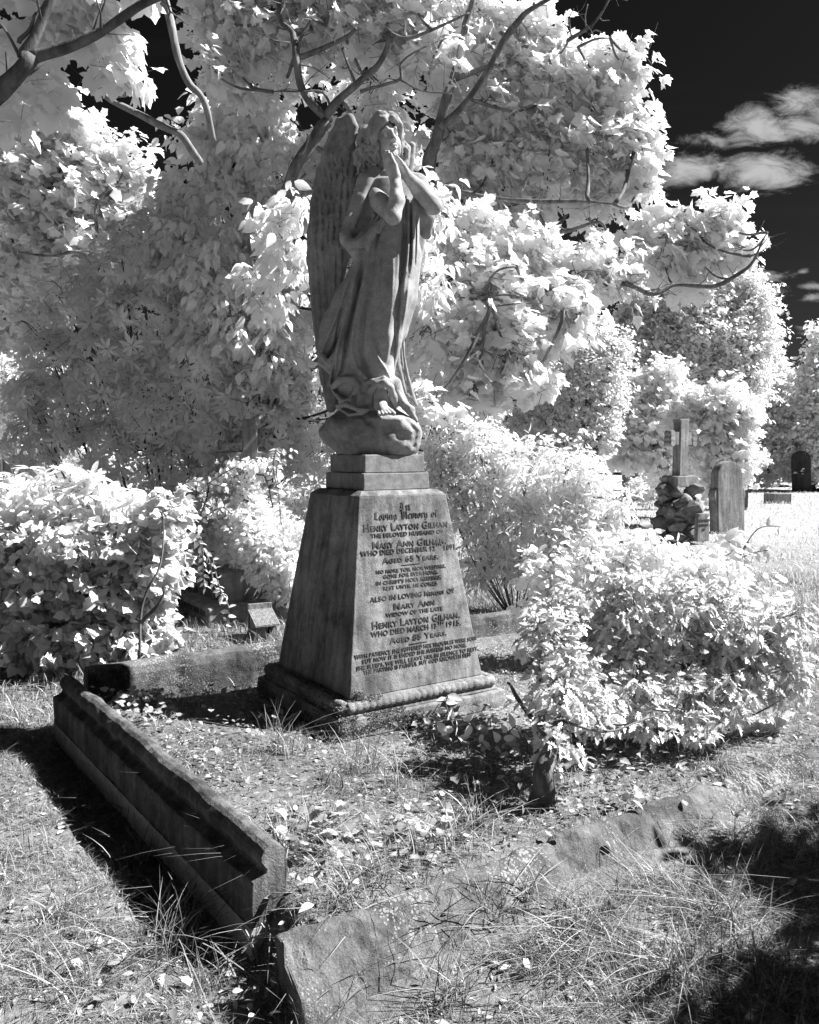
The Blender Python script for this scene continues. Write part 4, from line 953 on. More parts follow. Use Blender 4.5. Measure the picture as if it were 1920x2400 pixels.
def in_frame(x, y, m=.15): return abs(x) < .49*y*1.02+m and y > 1.9
def zone(x, y):
    u, v = plot_uv(x, y)
    if abs(u*0+0) == 0 and 0 < u < LA and .08 < v < LB: return 'bed'
    return 'left' if (Vector((x, y))-k0).dot(Vector((-(k1-k0).y, (k1-k0).x)).normalized()) > 0 and v > -.3 else 'lawn'
def clump(x, y, s=2.2, o=0): return mnoise.noise(Vector((x*s, y*s, o)))
def over_kerb(x, y):
    u, v = plot_uv(x, y)
    if 0 < u < LA and -.30 < v < .06: return clump(x, y, 3.5, 5)+sst(.9, 2.8, u)*.75-.05+.45*sst(-.14, -.24, v) > .55+.0*v
    du = (Vector((x, y))-k0).dot(Vector((-(k1-k0).y, (k1-k0).x)).normalized()); dv = (Vector((x, y))-k0).dot((k1-k0).normalized())
    if -.16 < du < .01 and -.05 < dv < (k1-k0).length: return False
    if .01 <= du < .13 and -.05 < dv < (k1-k0).length and mnoise.noise(Vector((x*9, y*9, 2))) < .25: return False
    mu = (Vector((x, y))-MC); 
    if abs(mu.dot(A2)) < .56 and abs(mu.dot(B2)) < .56: return False
    if 0.1 < u < LA and LB+.0 < v < LB+.2: return clump(x, y, 4, 2) > .45
    return True
rg = np.random.default_rng(21); gf = Foliage()
def add_grass(P, h, hv, w, lean, extra=0):
    P = np.array(P); z = gz_np(P)+extra; hh = h*rg.uniform(1-hv, 1+hv, len(P))*(1+.5*np.array([clump(a, b, 1.7, 9) for a, b in P])); gf.add(*grass_blades(P, z, hh, w*rg.uniform(.6, 1.3, len(P)), rg, lean), rg, 7)
# foreground turf
P = scatter(250000, -2.6, 2.6, 2.0, 4.95, rg, lambda x, y: in_frame(x, y) and zone(x, y) != 'bed' and over_kerb(x, y) and clump(x, y, 7, 1)+.5*clump(x, y, 2.2, 8)+rg.uniform(-.5, .5) > .04); add_grass(P, .044, .5, .0013, 1.7)
P = scatter(26000, -2.4, 2.8, 2.0, 4.9, rg, lambda x, y: in_frame(x, y) and zone(x, y) != 'bed' and over_kerb(x, y) and clump(x, y, 2.4, 4)+.3*sst(-.5, 1., x) > .22); add_grass(P, .105, .5, .0017, 1.6)
# the plot: thin grass and longer tufts
P = scatter(60000, -2.0, 3.6, 2.4, 6.6, rg, lambda x, y: in_frame(x, y) and zone(x, y) == 'bed' and over_kerb(x, y) and clump(x, y, 2.6, 12)+.6*sst(1.1, .3, plot_uv(x, y)[1])+rg.uniform(-.3, .3) > .06); add_grass(P, .065, .5, .0014, 1.3)
# middle distance and far lawn
P = scatter(60000, -4.5, 5.5, 4.9, 10, rg, lambda x, y: in_frame(x, y, .3) and zone(x, y) != 'bed' and over_kerb(x, y)); add_grass(P, .10, .5, .003, .9)
P = scatter(8000, -8, 1.5, 8, 16, rg, lambda x, y: in_frame(x, y, .3)); add_grass(P, .12, .6, .006, .9)
g2 = gf; gf = Foliage()
P = scatter(36000, 1.5, 16, 9, 30, rg, lambda x, y: in_frame(x, y, .3)); add_grass(P, .09, .6, .007, 1.1)
P = scatter(16000, 1.2, 6, 6.5, 10, rg, lambda x, y: in_frame(x, y, .3) and over_kerb(x, y) and zone(x, y) != 'bed'); add_grass(P, .09, .6, .004, 1.1)
lw = link('lawn_grass', gf.mesh('lawn_grass'), leafy('lawn_blades', .60, .35, .4, .06)); tag(lw, 'bright short grass of the open lawn among the far headstones', kind='stuff'); gf = g2
# long tufts: (x, y photo, level, number, length)
def tuft(x, y, z, n, h, spread=.035, lean=1.1):
    c = gpx(x, y, z); a = rg.normal(size=(n, 2))*spread+np.array([c.x, c.y]); zz = gz_np(a); gf.add(*grass_blades(a, zz, h*rg.uniform(.6, 1.25, n), .0022*rg.uniform(.6, 1.3, n), rg, lean, 5), rg, 11)
for a in [(640,1760,.2,46,.26),(690,1770,.2,20,.20),(860,1800,.2,60,.22),(780,1840,.2,40,.20),(940,1830,.2,36,.22),(1010,1800,.2,24,.2),(640,1990,.25,60,.17),(690,2010,.2,40,.16),(735,1960,.2,30,.16),
          (620,2100,.2,24,.14),(760,2150,.18,40,.14),(820,2120,.18,40,.15),(880,2060,.18,40,.15),(960,2010,.18,40,.16),(1050,1980,.18,50,.17),(1120,1940,.18,50,.17),(330,2010,0,40,.20),(430,2140,0,50,.20),(420,2230,0,60,.24),(370,2250,0,40,.22),
          (470,2090,0,30,.2),(300,1900,0,30,.14),(240,1830,0,24,.12),(500,2290,0,40,.18),(800,2330,0,50,.16),(1000,2230,.0,60,.18),(1130,2180,.04,60,.18),(1240,2150,.05,50,.17),(700,2390,0,40,.16),(1050,2380,0,50,.18),(1380,2220,.05,50,.17),(1600,2300,.05,60,.18),(1700,2180,.05,60,.2),
          (140,2150,0,30,.12),(60,2000,0,30,.12),(200,2330,0,40,.14),(480,1560,.3,30,.14),(560,1560,.3,26,.13)]: tuft(*a)
# long grass arching outwards over the right-hand kerb
n = 3000; u = rg.uniform(1.05, 4.0, n); v = rg.uniform(-.02, .16, n)+.03*rg.normal(size=n); P = np.array([(NB.x+A2.x*a+B2.x*b, NB.y+A2.y*a+B2.y*b) for a, b in zip(u, v)])
k = np.array([clump(a, b, 2.6, 31)+.25*sst(1.2, 3., a) > .12 for a, b in P]); P = P[k]; z = gz_np(P); N = len(P); h = rg.uniform(.16, .40, N); base = np.column_stack([P, z])
dirv = _unit(np.column_stack([-B2.x+rg.normal(size=N)*.75, -B2.y+rg.normal(size=N)*.75, np.zeros(N)])); sv = np.column_stack([-dirv[:, 1], dirv[:, 0], np.zeros(N)]); ns = 5; V = np.zeros((N, 2*ns+1, 3)); wd = .0018*rg.uniform(.6, 1.4, N); ln = rg.uniform(.5, 1.15, N)
for q in range(ns+1):
    t = q/ns; c = base+dirv*(h*ln*t)[:, None]+np.array([0, 0, 1])*(h*(.75*t-(.65+.25*ln)*t*t))[:, None]
    if q < ns: V[:, 2*q] = c-sv*(wd*(1-.5*t))[:, None]; V[:, 2*q+1] = c+sv*(wd*(1-.5*t))[:, None]
    else: V[:, 2*q] = c
T = []
for q in range(ns-1): T += [(2*q, 2*q+1, 2*q+3), (2*q, 2*q+3, 2*q+2)]
T.append((2*ns-2, 2*ns-1, 2*ns)); T = (np.array(T)[None]+(np.arange(N)*(2*ns+1))[:, None, None]).reshape(-1, 3); gf.add(V.reshape(-1, 3), T, rg, 2*ns+1)
M['grass'] = leafy('grass_blades', .27, .30, .5, .06)
g_ = link('grass', gf.mesh('grass'), M['grass']); tag(g_, 'pale rough grass covering the ground round the plot and the far lawn', kind='stuff')
# low creeping leaves in the plot and fallen leaves on the turf
cf = Foliage(); P = scatter(15000, -2.0, 3.4, 2.5, 6.4, rg, lambda x, y: in_frame(x, y) and zone(x, y) == 'bed' and over_kerb(x, y) and 1.6*clump(x, y, 3.1, 40)-.12+.5*sst(1.3, 2.2, plot_uv(x, y)[1])+.4*sst(.8, .2, plot_uv(x, y)[1])+rg.uniform(-.3, .3) > .34)
z = gz_np(P)+rg.uniform(.01, .06, len(P)); N = len(P); h_ = N//3
for kd, sl_ in (('ivy', slice(0, h_)), ('oval', slice(h_, 2*h_)), ('round', slice(2*h_, N))):
    m = len(P[sl_]); cf.add(*leaves_np(kd, np.column_stack([P[sl_], z[sl_]]), np.array([.2, 0, 1])+rg.normal(size=(m, 3))*.5, rg.normal(size=(m, 3))*[1, 1, .3], rg.uniform(.010, .030, m)), rg, 9)
for (x, y, z0, n, sp_, sz) in [(730,1960,.2,60,.10,.05),(690,2120,.2,22,.08,.05),(560,2380,0,50,.10,.04),(1040,1700,.2,90,.16,.05),(960,1950,.2,40,.12,.05),(1100,1730,.2,60,.15,.05),(370,1610,.3,80,.16,.045),(300,1640,.3,60,.14,.04),(420,1700,.25,60,.2,.03),(480,1780,.2,70,.2,.03),(830,1990,.2,40,.2,.04),(620,2170,.1,10,.05,.04),(1330,1830,.2,60,.2,.05),(1500,1800,.2,70,.2,.05),(1220,1910,.2,30,.2,.045)]:
    c = gpx(x, y, z0); a = rg.normal(size=(n, 2))*sp_+np.array([c.x, c.y]); z = gz_np(a)+rg.uniform(.01, .10, n); cf.add(*leaves_np('oval' if n % 20 else 'ivy', np.column_stack([a, z]), np.array([0, 0, 1])+rg.normal(size=(n, 3))*.45, rg.normal(size=(n, 3))*[1, 1, .3], sz*rg.uniform(.5, 1.15, n)), rg, 9)
c_ = link('ground_cover', cf.mesh('ground_cover'), leafy('creeping_leaf', .40, .35, .5, .1)); tag(c_, 'small round creeping leaves spreading over the plot', kind='stuff')
lf = Foliage(); P = scatter(150, -1.9, 2.6, 2.1, 4.8, rg, lambda x, y: in_frame(x, y) and over_kerb(x, y)); N = len(P); z = gz_np(P)+rg.uniform(.02, .05, N)
lf.add(*leaves_np('maple_far', np.column_stack([P, z]), np.array([0, 0, 1])+rg.normal(size=(N, 3))*.4, rg.normal(size=(N, 3))*[1, 1, .25], rg.uniform(.015, .045, N)), rg, 11)
l_ = link('fallen_leaves', lf.mesh('fallen_leaves'), leafy('dry_leaf', .30, .2, .4, .1)); tag(l_, 'dry fallen leaves scattered over the turf', kind='stuff')
df_ = Foliage()     # dead grass, twiglets and crumbs of leaf lying on the soil
for (n, ok, sz0, sz1) in ((30000, lambda x, y: in_frame(x, y) and zone(x, y) == 'bed' and over_kerb(x, y), .008, .035), (26000, lambda x, y: in_frame(x, y) and zone(x, y) != 'bed' and over_kerb(x, y), .012, .05)):
    P = scatter(n, -2.4, 3.4, 2.0, 6.2, rg, ok); N = len(P); z = gz_np(P)+rg.uniform(.002, .016, N); V, T = leaves_np('bit', np.column_stack([P, z]), np.array([0, 0, 1])+rg.normal(size=(N, 3))*.35, rg.normal(size=(N, 3))*[1, 1, .15], rg.uniform(sz0, sz1, N)); V = V.reshape(N, 4, 3)
    mid = (V[:, 0]+V[:, 2])/2; nar = rg.uniform(.12, .7, (N, 1)); V[:, 1] = mid+(V[:, 1]-mid)*nar; V[:, 3] = mid+(V[:, 3]-mid)*nar; df_.add(V.reshape(-1, 3), T, rg, 4)
d_ = link('litter', df_.mesh('litter'), leafy('dry_litter', .32, .1, .5, 0)); tag(d_, 'dead grass, twiglets and crumbs of leaf lying on the soil', kind='stuff')
mf = Foliage()     # moss on the foot of the monument
def moss(u0, u1, v0, v1, z0, z1, n):
    p = [];
    for _ in range(n):
        u = rg.uniform(u0, u1); v = rg.uniform(v0, v1); q = MC+A2*u+B2*v; t = rg.uniform(0, 1); zz = z0+(z1-z0)*t
        if mnoise.noise(Vector((q.x*7, q.y*7, zz*9)))+.35*max(0, -u-.1) < .08: continue
        p.append((q.x, q.y, zz))
    p = np.array(p); N = len(p); mf.add(*leaves_np('bit', p, rg.normal(size=(N, 3)), rg.normal(size=(N, 3))+np.array([-B2.x*.3, -B2.y*.3, .6]), rg.uniform(.005, .012, N)), rg, 4)
moss(-.54, -.15, -.535, -.49, .285, .295, 2600); moss(-.52, -.25, -.505, -.44, .33, .37, 2200); moss(-.51, -.38, -.50, -.43, .355, .41, 1800); moss(-.55, -.05, -.552, -.543, .20, .28, 2600); moss(-.552, -.543, -.54, .5, .20, .28, 4000); moss(-.53, -.44, -.5, .5, .285, .37, 6000); moss(-.05, .3, -.552, -.545, .19, .25, 900)
m_ = link('moss', mf.mesh('moss'), leafy('moss_tufts', .22, .1, .3, 0)); tag(m_, 'crumbly moss growing on the steps at the foot of the monument', kind='stuff')
# ------------------------------------------------------------ other graves, bird box, houses
def rotM(p, rz, tilt=(0, 0)): return Matrix.Translation(p) @ Matrix.Rotation(rz, 4, 'Z') @ Matrix.Rotation(tilt[0], 4, 'X') @ Matrix.Rotation(tilt[1], 4, 'Y')
YAW = .592
def wobble(mb, amp, f=8):
    mb.v = [tuple(Vector(v)+mnoise.noise_vector(Vector(v)*f)*amp) for v in mb.v]; return mb
def arch(w, h, n=16, r=None):
    a = [(-w/2, 0), (-w/2, h-w/2)]; a += [(w/2*math.cos(math.pi*(1-i/n)), h-w/2+w/2*math.sin(math.pi*i/n)) for i in range(1, n)]; return a+[(w/2, h-w/2), (w/2, 0)]
def lettering3d(s, size, Mx, mat, parent, bold=.03, name='inscription', th=.004, lead=1.5):
    mb = MB()
    for i, ln in enumerate(s):
        V, F = text_verts(ln, size, 0, bold); add_letters(mb, V, F, lambda x, y, d, i=i: Mx @ Vector((x, -(th if d > 0 else -.006), y-i*size*lead)))
    return mb.build(name, mat, parent)

# rock cairn with a fleur-ended cross and a scroll tablet
def cairn_cross():
    b = gpx(1590, 1282, .05); Yc = b.y; k = Yc/F0; root = tag(empty('cairn_cross', b), 'stone cross with lobed arms standing on a rubble rock cairn with a small tablet', 'gravestone')
    Mx = rotM(b, YAW-.10); W = lambda p: p*k
    rk_ = MB(); rg_ = random.Random(5)
    def stone_(c, r, s):
        bm = bmesh.new(); bmesh.ops.create_icosphere(bm, subdivisions=2, radius=1); rot = Matrix.Rotation(s, 3, 'Z') @ Matrix.Rotation(s*1.7, 3, 'X')
        V = []
        for v in bm.verts:
            p = v.co.copy(); 
            for pl in range(7):
                nrm_ = Vector((math.sin(s*9+pl*2.1), math.cos(s*5+pl*1.7), math.sin(s*3+pl*2.9))).normalized(); d = p.dot(nrm_); 
                if d > .72: p -= nrm_*(d-.72)
            p = rot @ Vector((p.x*r[0], p.y*r[1], p.z*r[2])); V.append(Mx @ (Vector(c)+p))
        rk_.add(V, [tuple(v.index for v in f.verts) for f in bm.faces]); bm.free()
    H = W(148)
    for i in range(64):
        lvl = rg_.uniform(0, 1); an = rg_.uniform(0, 6.28); rr = W(56)*(1-.18*lvl); c = (math.cos(an)*rr*rg_.uniform(.75, 1), math.sin(an)*rr*.8*rg_.uniform(.75, 1), H*(.05+.92*lvl)); q = W(rg_.uniform(14, 30)); stone_(c, (q, q*rg_.uniform(.6, .9), q*rg_.uniform(.5, .85)), i*1.3)
    stone_((0, 0, H*.5), (W(50), W(40), H*.52), 3)
    rk_.build('rock_cairn', M['rubble'], root)
    tbm = MB(); tbm.prism([(W(-2), W(20)), (W(36), W(20)), (W(36), W(62)), (W(30), W(72)), (W(36), W(78)), (W(34), W(84)), (W(2), W(84)), (W(-2), W(72))], -W(74), -W(64), Mx @ Matrix.Translation((-W(16), 0, 0))); tb = wobble(tbm, .004).build('tablet', M['grave'], root, bevel=.01)
    lettering3d(["IN LOVING", "MEMORY", "OF"], W(7), Mx @ Matrix.Translation((W(1), -W(74.4), W(66))), M['letter'], tb)
    c = MB(); z0 = H; c.prism([(-W(34), z0-W(6)), (W(34), z0-W(6)), (W(34), z0+W(16)), (W(29), z0+W(20)), (-W(29), z0+W(20)), (-W(34), z0+W(16))], -W(26), W(26), Mx); c.build('cross_base', M['grave'], root, bevel=.012)
    zt = z0+W(152); zb = z0+W(19.7); c = MB(); hw = W(13); c.prism([(-hw*1.05, zb), (hw*1.05, zb), (hw, zt-W(8)), (hw*1.2, zt-W(5)), (hw*1.2, zt), (-hw*1.2, zt), (-hw*1.2, zt-W(5)), (-hw, zt-W(8))], -W(12), W(12), Mx)
    ob_ = c.build('cross_shaft', M['grave'], root, bevel=.012)
    for s in (-1, 1):     # arms ending in three lobes
        a = MB(); zc = zt-W(45); a.prism([(s*hw*1.02, zc-W(15)), (s*W(32), zc-W(15)), (s*W(32), zc+W(15)), (s*hw*1.02, zc+W(15))][::s], -W(10), W(10), Mx)
        for dz, rr in ((-W(11.5), W(7)), (0, W(7.5)), (W(11.5), W(7))):
            n = 12; pts = [(s*W(32)+rr*math.cos(2*math.pi*i/n)+s*W(3), zc+dz+rr*math.sin(2*math.pi*i/n)) for i in range(n)]; a.prism(pts, -W(11), W(11), Mx, True)
        a.build('cross_arm', M['grave'], root)
import bmesh
cairn_cross()

def headstone(name, label, x, y, w_px, h_px, thick, mat, rz=YAW, tilt=(0, 0), z=.03, shape='arch', shoulders=False, group='old headstones on the lawn'):
    b = gpx(x, y, z); k = b.y/F0; w = w_px*k; h = h_px*k; root = tag(empty(name, b), label, 'gravestone', group); Mx = rotM(b, rz, tilt); m = MB()
    if shape == 'arch': P = arch(w, h)
    elif shape == 'gothic':
        P = [(-w/2, -.05), (-w/2, h*.60)]+[(-w/2*math.cos(i/8*math.pi/2)**.8 if i < 8 else 0, h*.60+h*.40*math.sin(i/8*math.pi/2)) for i in range(1, 9)]; P = P+[(-a, b_) for a, b_ in reversed(P[:-1])]
    else: P = [(-w/2, -.05), (-w/2, h), (w/2, h), (w/2, -.05)]
    P = P[::-1]
    m.prism(P, -thick/2, thick/2, Mx); wobble(m, .006); m.build('slab', mat, root, bevel=.015, seg=3)
    if shoulders:
        for s in (-1, 1):
            q = MB(); x0 = s*w/2; Q = [(x0, -.04), (x0+s*.07, -.04), (x0+s*.07, .12), (x0+s*.045, .15), (x0+s*.045, h*.50), (x0+s*.07, h*.54), (x0+s*.075, h*.58), (x0+s*.04, h*.64), (x0, h*.66)]; q.prism(Q if s < 0 else Q[::-1], -thick*.42, thick*.42, Mx); q.build('shoulder', mat, root, bevel=.012)
    return root
headstone('headstone', 'round-topped pale headstone with shouldered sides beside the rock cairn', 1705, 1262, 74, 182, .20, M['grave'], rz=YAW-.22, tilt=(-.03, -.02), shoulders=True)
headstone('headstone', 'dark-edged headstone standing close behind the pale shouldered headstone', 1722, 1205, 70, 125, .14, M['grave_dark'], rz=YAW-.2)
headstone('headstone', 'dark round-topped headstone leaning at the right of the far lawn', 1880, 1160, 42, 104, .12, M['grave_dark'], rz=-.55, tilt=(.0, -.06))  # face turned from the sun; its shade is also in the dark stone colour
headstone('headstone', 'small dark round-topped stone at the right edge of the lawn', 1912, 1158, 24, 34, .12, M['grave_dark'], rz=-.5)
headstone('headstone', 'white pointed headstone half hidden by the shrubs left of the cairn', 1478, 1172, 42, 104, .14, M['headstone_pale'], rz=YAW-.3, shape='gothic')
headstone('headstone', 'low square stone block with a mossy top on the far lawn', 1822, 1186, 46, 30, .5, M['grave'], rz=.2, shape='block')
headstone('headstone', 'pale square stub standing left of the cross on the cairn', 1556, 1170, 26, 44, .25, M['headstone_pale'], rz=YAW-.3, shape='block')
headstone('headstone', 'little dark wedge of stone lying behind the low square block', 1838, 1146, 24, 9, .2, M['grave_dark'], rz=.3, shape='gothic')
headstone('headstone', 'grey arched headstone at the far right edge under the shrubs', 1921, 1082, 28, 34, .12, M['grave_dark'], rz=YAW)

# stone cross on two inscribed steps, smothered in ivy
CB = gpx(500, 1500, .12); 
def ivy_cross():
    Yc = 7.3; b = px(505, 1497, Yc); b.z = .10; root = tag(empty('cross_monument', b), 'stone cross rising from two inscribed stone steps, smothered in ivy', 'gravestone'); k = Yc/F0
    rz = YAW-.02; Mx = rotM(px(540, 1440, Yc+.25)*1.0, rz); o = gpx(505, 1478, .1)+Vector((.14, 0, 0)); Mx = rotM(Vector((o.x, o.y, 0)), rz)
    lo = MB(); lo.box((-.34, -.40, .05), (.40, .44, .385), Mx); s1 = wobble(lo, .006).build('lower_step', M['grave'], root, bevel=.012)
    up = MB(); up.box((-.14, -.20, .3855), (.30, .36, .635), Mx); s2 = wobble(up, .004).build('upper_step', M['grave'], root, bevel=.012)
    # writing is cut on the end faces turned to the left
    Ml = Mx @ Matrix.Translation((-.3435, .02, .315)) @ Matrix.Rotation(-math.pi/2, 4, 'Z'); lettering3d(["DIED MARCH 24TH 1933,", "MARY 17TH 1907,", "AGED 62 YEARS."], .062, Ml, M['letter'], s1)
    Mu = Mx @ Matrix.Translation((-.1445, .08, .57)) @ Matrix.Rotation(-math.pi/2, 4, 'Z'); lettering3d(["IN MEMORY OF", "JAMES BROWN"], .058, Mu, M['letter'], s2)
    c = px(586, 1082, 7.2); Mc = rotM(Vector((c.x, c.y, 0)), rz-.38); zc = c.z; t = .085
    cr = MB(); cr.prism([(-.075, .60), (.075, .60), (.068, zc-.085), (.29, zc-.085), (.29, zc+.085), (.066, zc+.085), (.062, zc+.36), (-.062, zc+.36), (-.066, zc+.085), (-.29, zc+.085), (-.29, zc-.085), (-.068, zc-.085)], -t, t, Mc); wobble(cr, .006).build('cross', M['grave'], root, bevel=.01)
    return root
ivy_cross()
def bird_box():
    Yb = 6.35; b = px(618, 1505, Yb); b.z = .17; root = tag(empty('nest_box', b), 'small weathered wooden nest box with a sloping roof beside the ivy-covered steps', 'nest box'); Mx = rotM(b, YAW-.12)
    w, d = .085, .075; m = MB(); V = [(-w,-d,0),(w,-d,0),(w,d,0),(-w,d,0),(-w,-d,.17),(w,-d,.17),(w,d,.235),(-w,d,.235)]; m.add([Mx @ Vector(v) for v in V], [(0,3,2,1),(4,5,6,7),(0,1,5,4),(1,2,6,5),(2,3,7,6),(3,0,4,7)]); m.build('box', M['wood'], root, bevel=.003)
    r = MB(); n = 14
    for i in range(n):
        x0 = -w-.012+(2*w+.024)*i/n; x1 = x0+(2*w+.024)/n*.9; r.add([Mx @ Vector(v) for v in [(x0,-d-.045,.155),(x1,-d-.045,.155),(x1,d+.003,.245),(x0,d+.003,.245),(x0,-d-.045,.168),(x1,-d-.045,.168),(x1,d+.003,.258),(x0,d+.003,.258)]], [(0,3,2,1),(4,5,6,7),(0,1,5,4),(1,2,6,5),(2,3,7,6),(3,0,4,7)])
    r.build('roof', M['wood'], root)
    bk = MB(); bk.box((-w-.01, d+.004, .0), (w+.01, d+.024, .30), Mx); bk.build('back_board', M['wood'], root, bevel=.003)
    h = MB(); n = 18; h.prism([(.02+.026*math.cos(2*math.pi*i/n), .115+.026*math.sin(2*math.pi*i/n)) for i in range(n)], -d-.0015, -d+.01, Mx); h.build('entrance_hole_disc', M['hole'], root)  # flat black disc: the dark inside of the hole is painted on
bird_box()
def house(name, label, x0, x1, ytop, Y, deep, seed):
    """brick house end seen over the hedges: wall, dentilled eaves, tiled roof, windows"""
    a = px(x0, ytop, Y); b = px(x1, ytop, Y); z = a.z; root = tag(empty(name, ((a.x+b.x)/2, Y, 0)), label, 'house', 'houses beyond the cemetery')
    m = MB(); m.box((a.x, Y, -.2), (b.x, Y+deep, z)); m.build('wall', M['wall'], root)
    r = MB(); r.add([(a.x-.3, Y-.35, z+.02), (b.x+.3, Y-.35, z+.02), (b.x+.3, Y+deep+.35, z+.02), (a.x-.3, Y+deep+.35, z+.02), (a.x-.3, Y+deep/2, z+deep*.32), (b.x+.3, Y+deep/2, z+deep*.32)], [(0,3,2,1), (0,1,5,4), (2,3,4,5), (1,2,5), (3,0,4)]); r.build('roof', M['roof'], root)
    d = MB(); n = int((b.x-a.x)/.34)
    for i in range(n): xx = a.x+(i+.25)*(b.x-a.x)/n; d.box((xx, Y-.16, z-.22), (xx+.17, Y-.003, z-.02))
    d.build('dentil_course', M['wall_dark'], root)
    nw = max(2, int((b.x-a.x)/2.6))
    for i in range(nw):
        xc = a.x+(i+.5)*(b.x-a.x)/nw; w = MB(); w.box((xc-.5, Y-.03, z-1.9), (xc+.5, Y-.003, z-.6)); wo = w.build('window', M['glass'], root)
        fr = MB(); 
        for (l, h_) in (((xc-.56, Y-.07, z-1.98), (xc-.5, Y-.031, z-.54)), ((xc+.5, Y-.07, z-1.98), (xc+.56, Y-.031, z-.54)), ((xc-.499, Y-.07, z-1.98), (xc+.499, Y-.031, z-1.9)), ((xc-.499, Y-.07, z-.6), (xc+.499, Y-.031, z-.54)), ((xc-.02, Y-.06, z-1.899), (xc+.02, Y-.031, z-.601))): fr.box(l, h_)
        fr.build('frame', M['tile'], wo)
M['wall'] = stone('house_brick', .14, .24, bump=.2, scale=.3); M['wall_dark'] = flat('dark_corbel_brick', .10); M['roof'] = stone('house_roof_tiles', .30, .42, bump=.3, scale=.3); M['glass'] = flat('dark_window_glass', .03)  # the dentil course takes one even, darker brick tone
house('brick_house', 'low brick house with a dentilled eaves line beyond the right-hand lawn', 1640, 2150, 985, 52, 8, 1)
house('brick_house', 'brick house with a dentilled eaves line glimpsed at the far left edge', -330, 58, 972, 26, 7, 2)
# ------------------------------------------------------------ trees and shrubs
sy = 'sycamores'
plant('sycamore_tree', 'sycamore with a forked trunk rising directly behind the angel', 'tree', 8.4,
  [(510,45,68),(590,30,100),(545,150,75),(690,70,95),(650,190,50,.4),(800,50,100),(930,70,100),(870,190,60,.6),(1010,140,70),(760,-40,90),(600,-60,90),(475,10,30),(490,165,35,-.3),(960,-30,90),(900,330,70,.7),(800,420,75,.3),(860,520,80,.1),(800,620,70,.2),(880,700,70,.2),(820,800,70,.2),(900,430,60,.6)],
  'maple', .108, 38, 10, M['leaf'], limbs=[
  [(600,1250,0.80,17.7),(620,900,0.60,16.3),(655,560,-0.10,15.0),(690,420,-0.45,14.2),(735,340,-0.45,15.0),(768,285,-0.45,13.6)], [(768,285,-0.45,11.5),(720,220,-0.45,8.8),(698,150,-0.45,8.2),(688,80,-0.35,6.8),(655,40,-0.35,6.1),(650,-30,-0.25,5.4)],
  [(768,285,-0.45,12.2),(800,235,-0.45,8.8),(850,180,-0.45,8.2),(885,150,-0.45,6.8),(905,110,-0.45,6.1),(912,78,-0.45,4.8)], [(912,78,-0.45,5.4),(950,88,-0.45,4.1),(1010,70,-0.45,3.4),(1060,50,-0.45,2.7),(1100,30,-0.45,2.0)], [(692,135,-0.45,6.8),(760,108,-0.45,5.4),(810,85,-0.45,4.8),(835,65,-0.45,4.1)],
  [(695,130,-0.45,4.1),(705,85,-0.45,3.4),(730,45,-0.45,2.7)], [(845,215,-0.45,4.1),(900,200,-0.45,3.4),(938,185,-0.45,3.4),(940,150,-0.45,2.7),(975,120,-0.45,2.0),(1040,90,-0.35,1.4)], [(940,188,-0.45,2.7),(990,215,-0.45,2.0),(1060,220,-0.45,1.4)], [(780,262,-0.45,3.4),(755,215,-0.50,2.7),(700,215,-0.50,2.0),(640,215,-0.45,1.4)],
  [(835,200,-0.45,4.1),(815,150,-0.45,2.7),(800,110,-0.45,2.0)]], group=sy, L=.36, seed=1, dk=.5, twig=.003, twig_every=2)
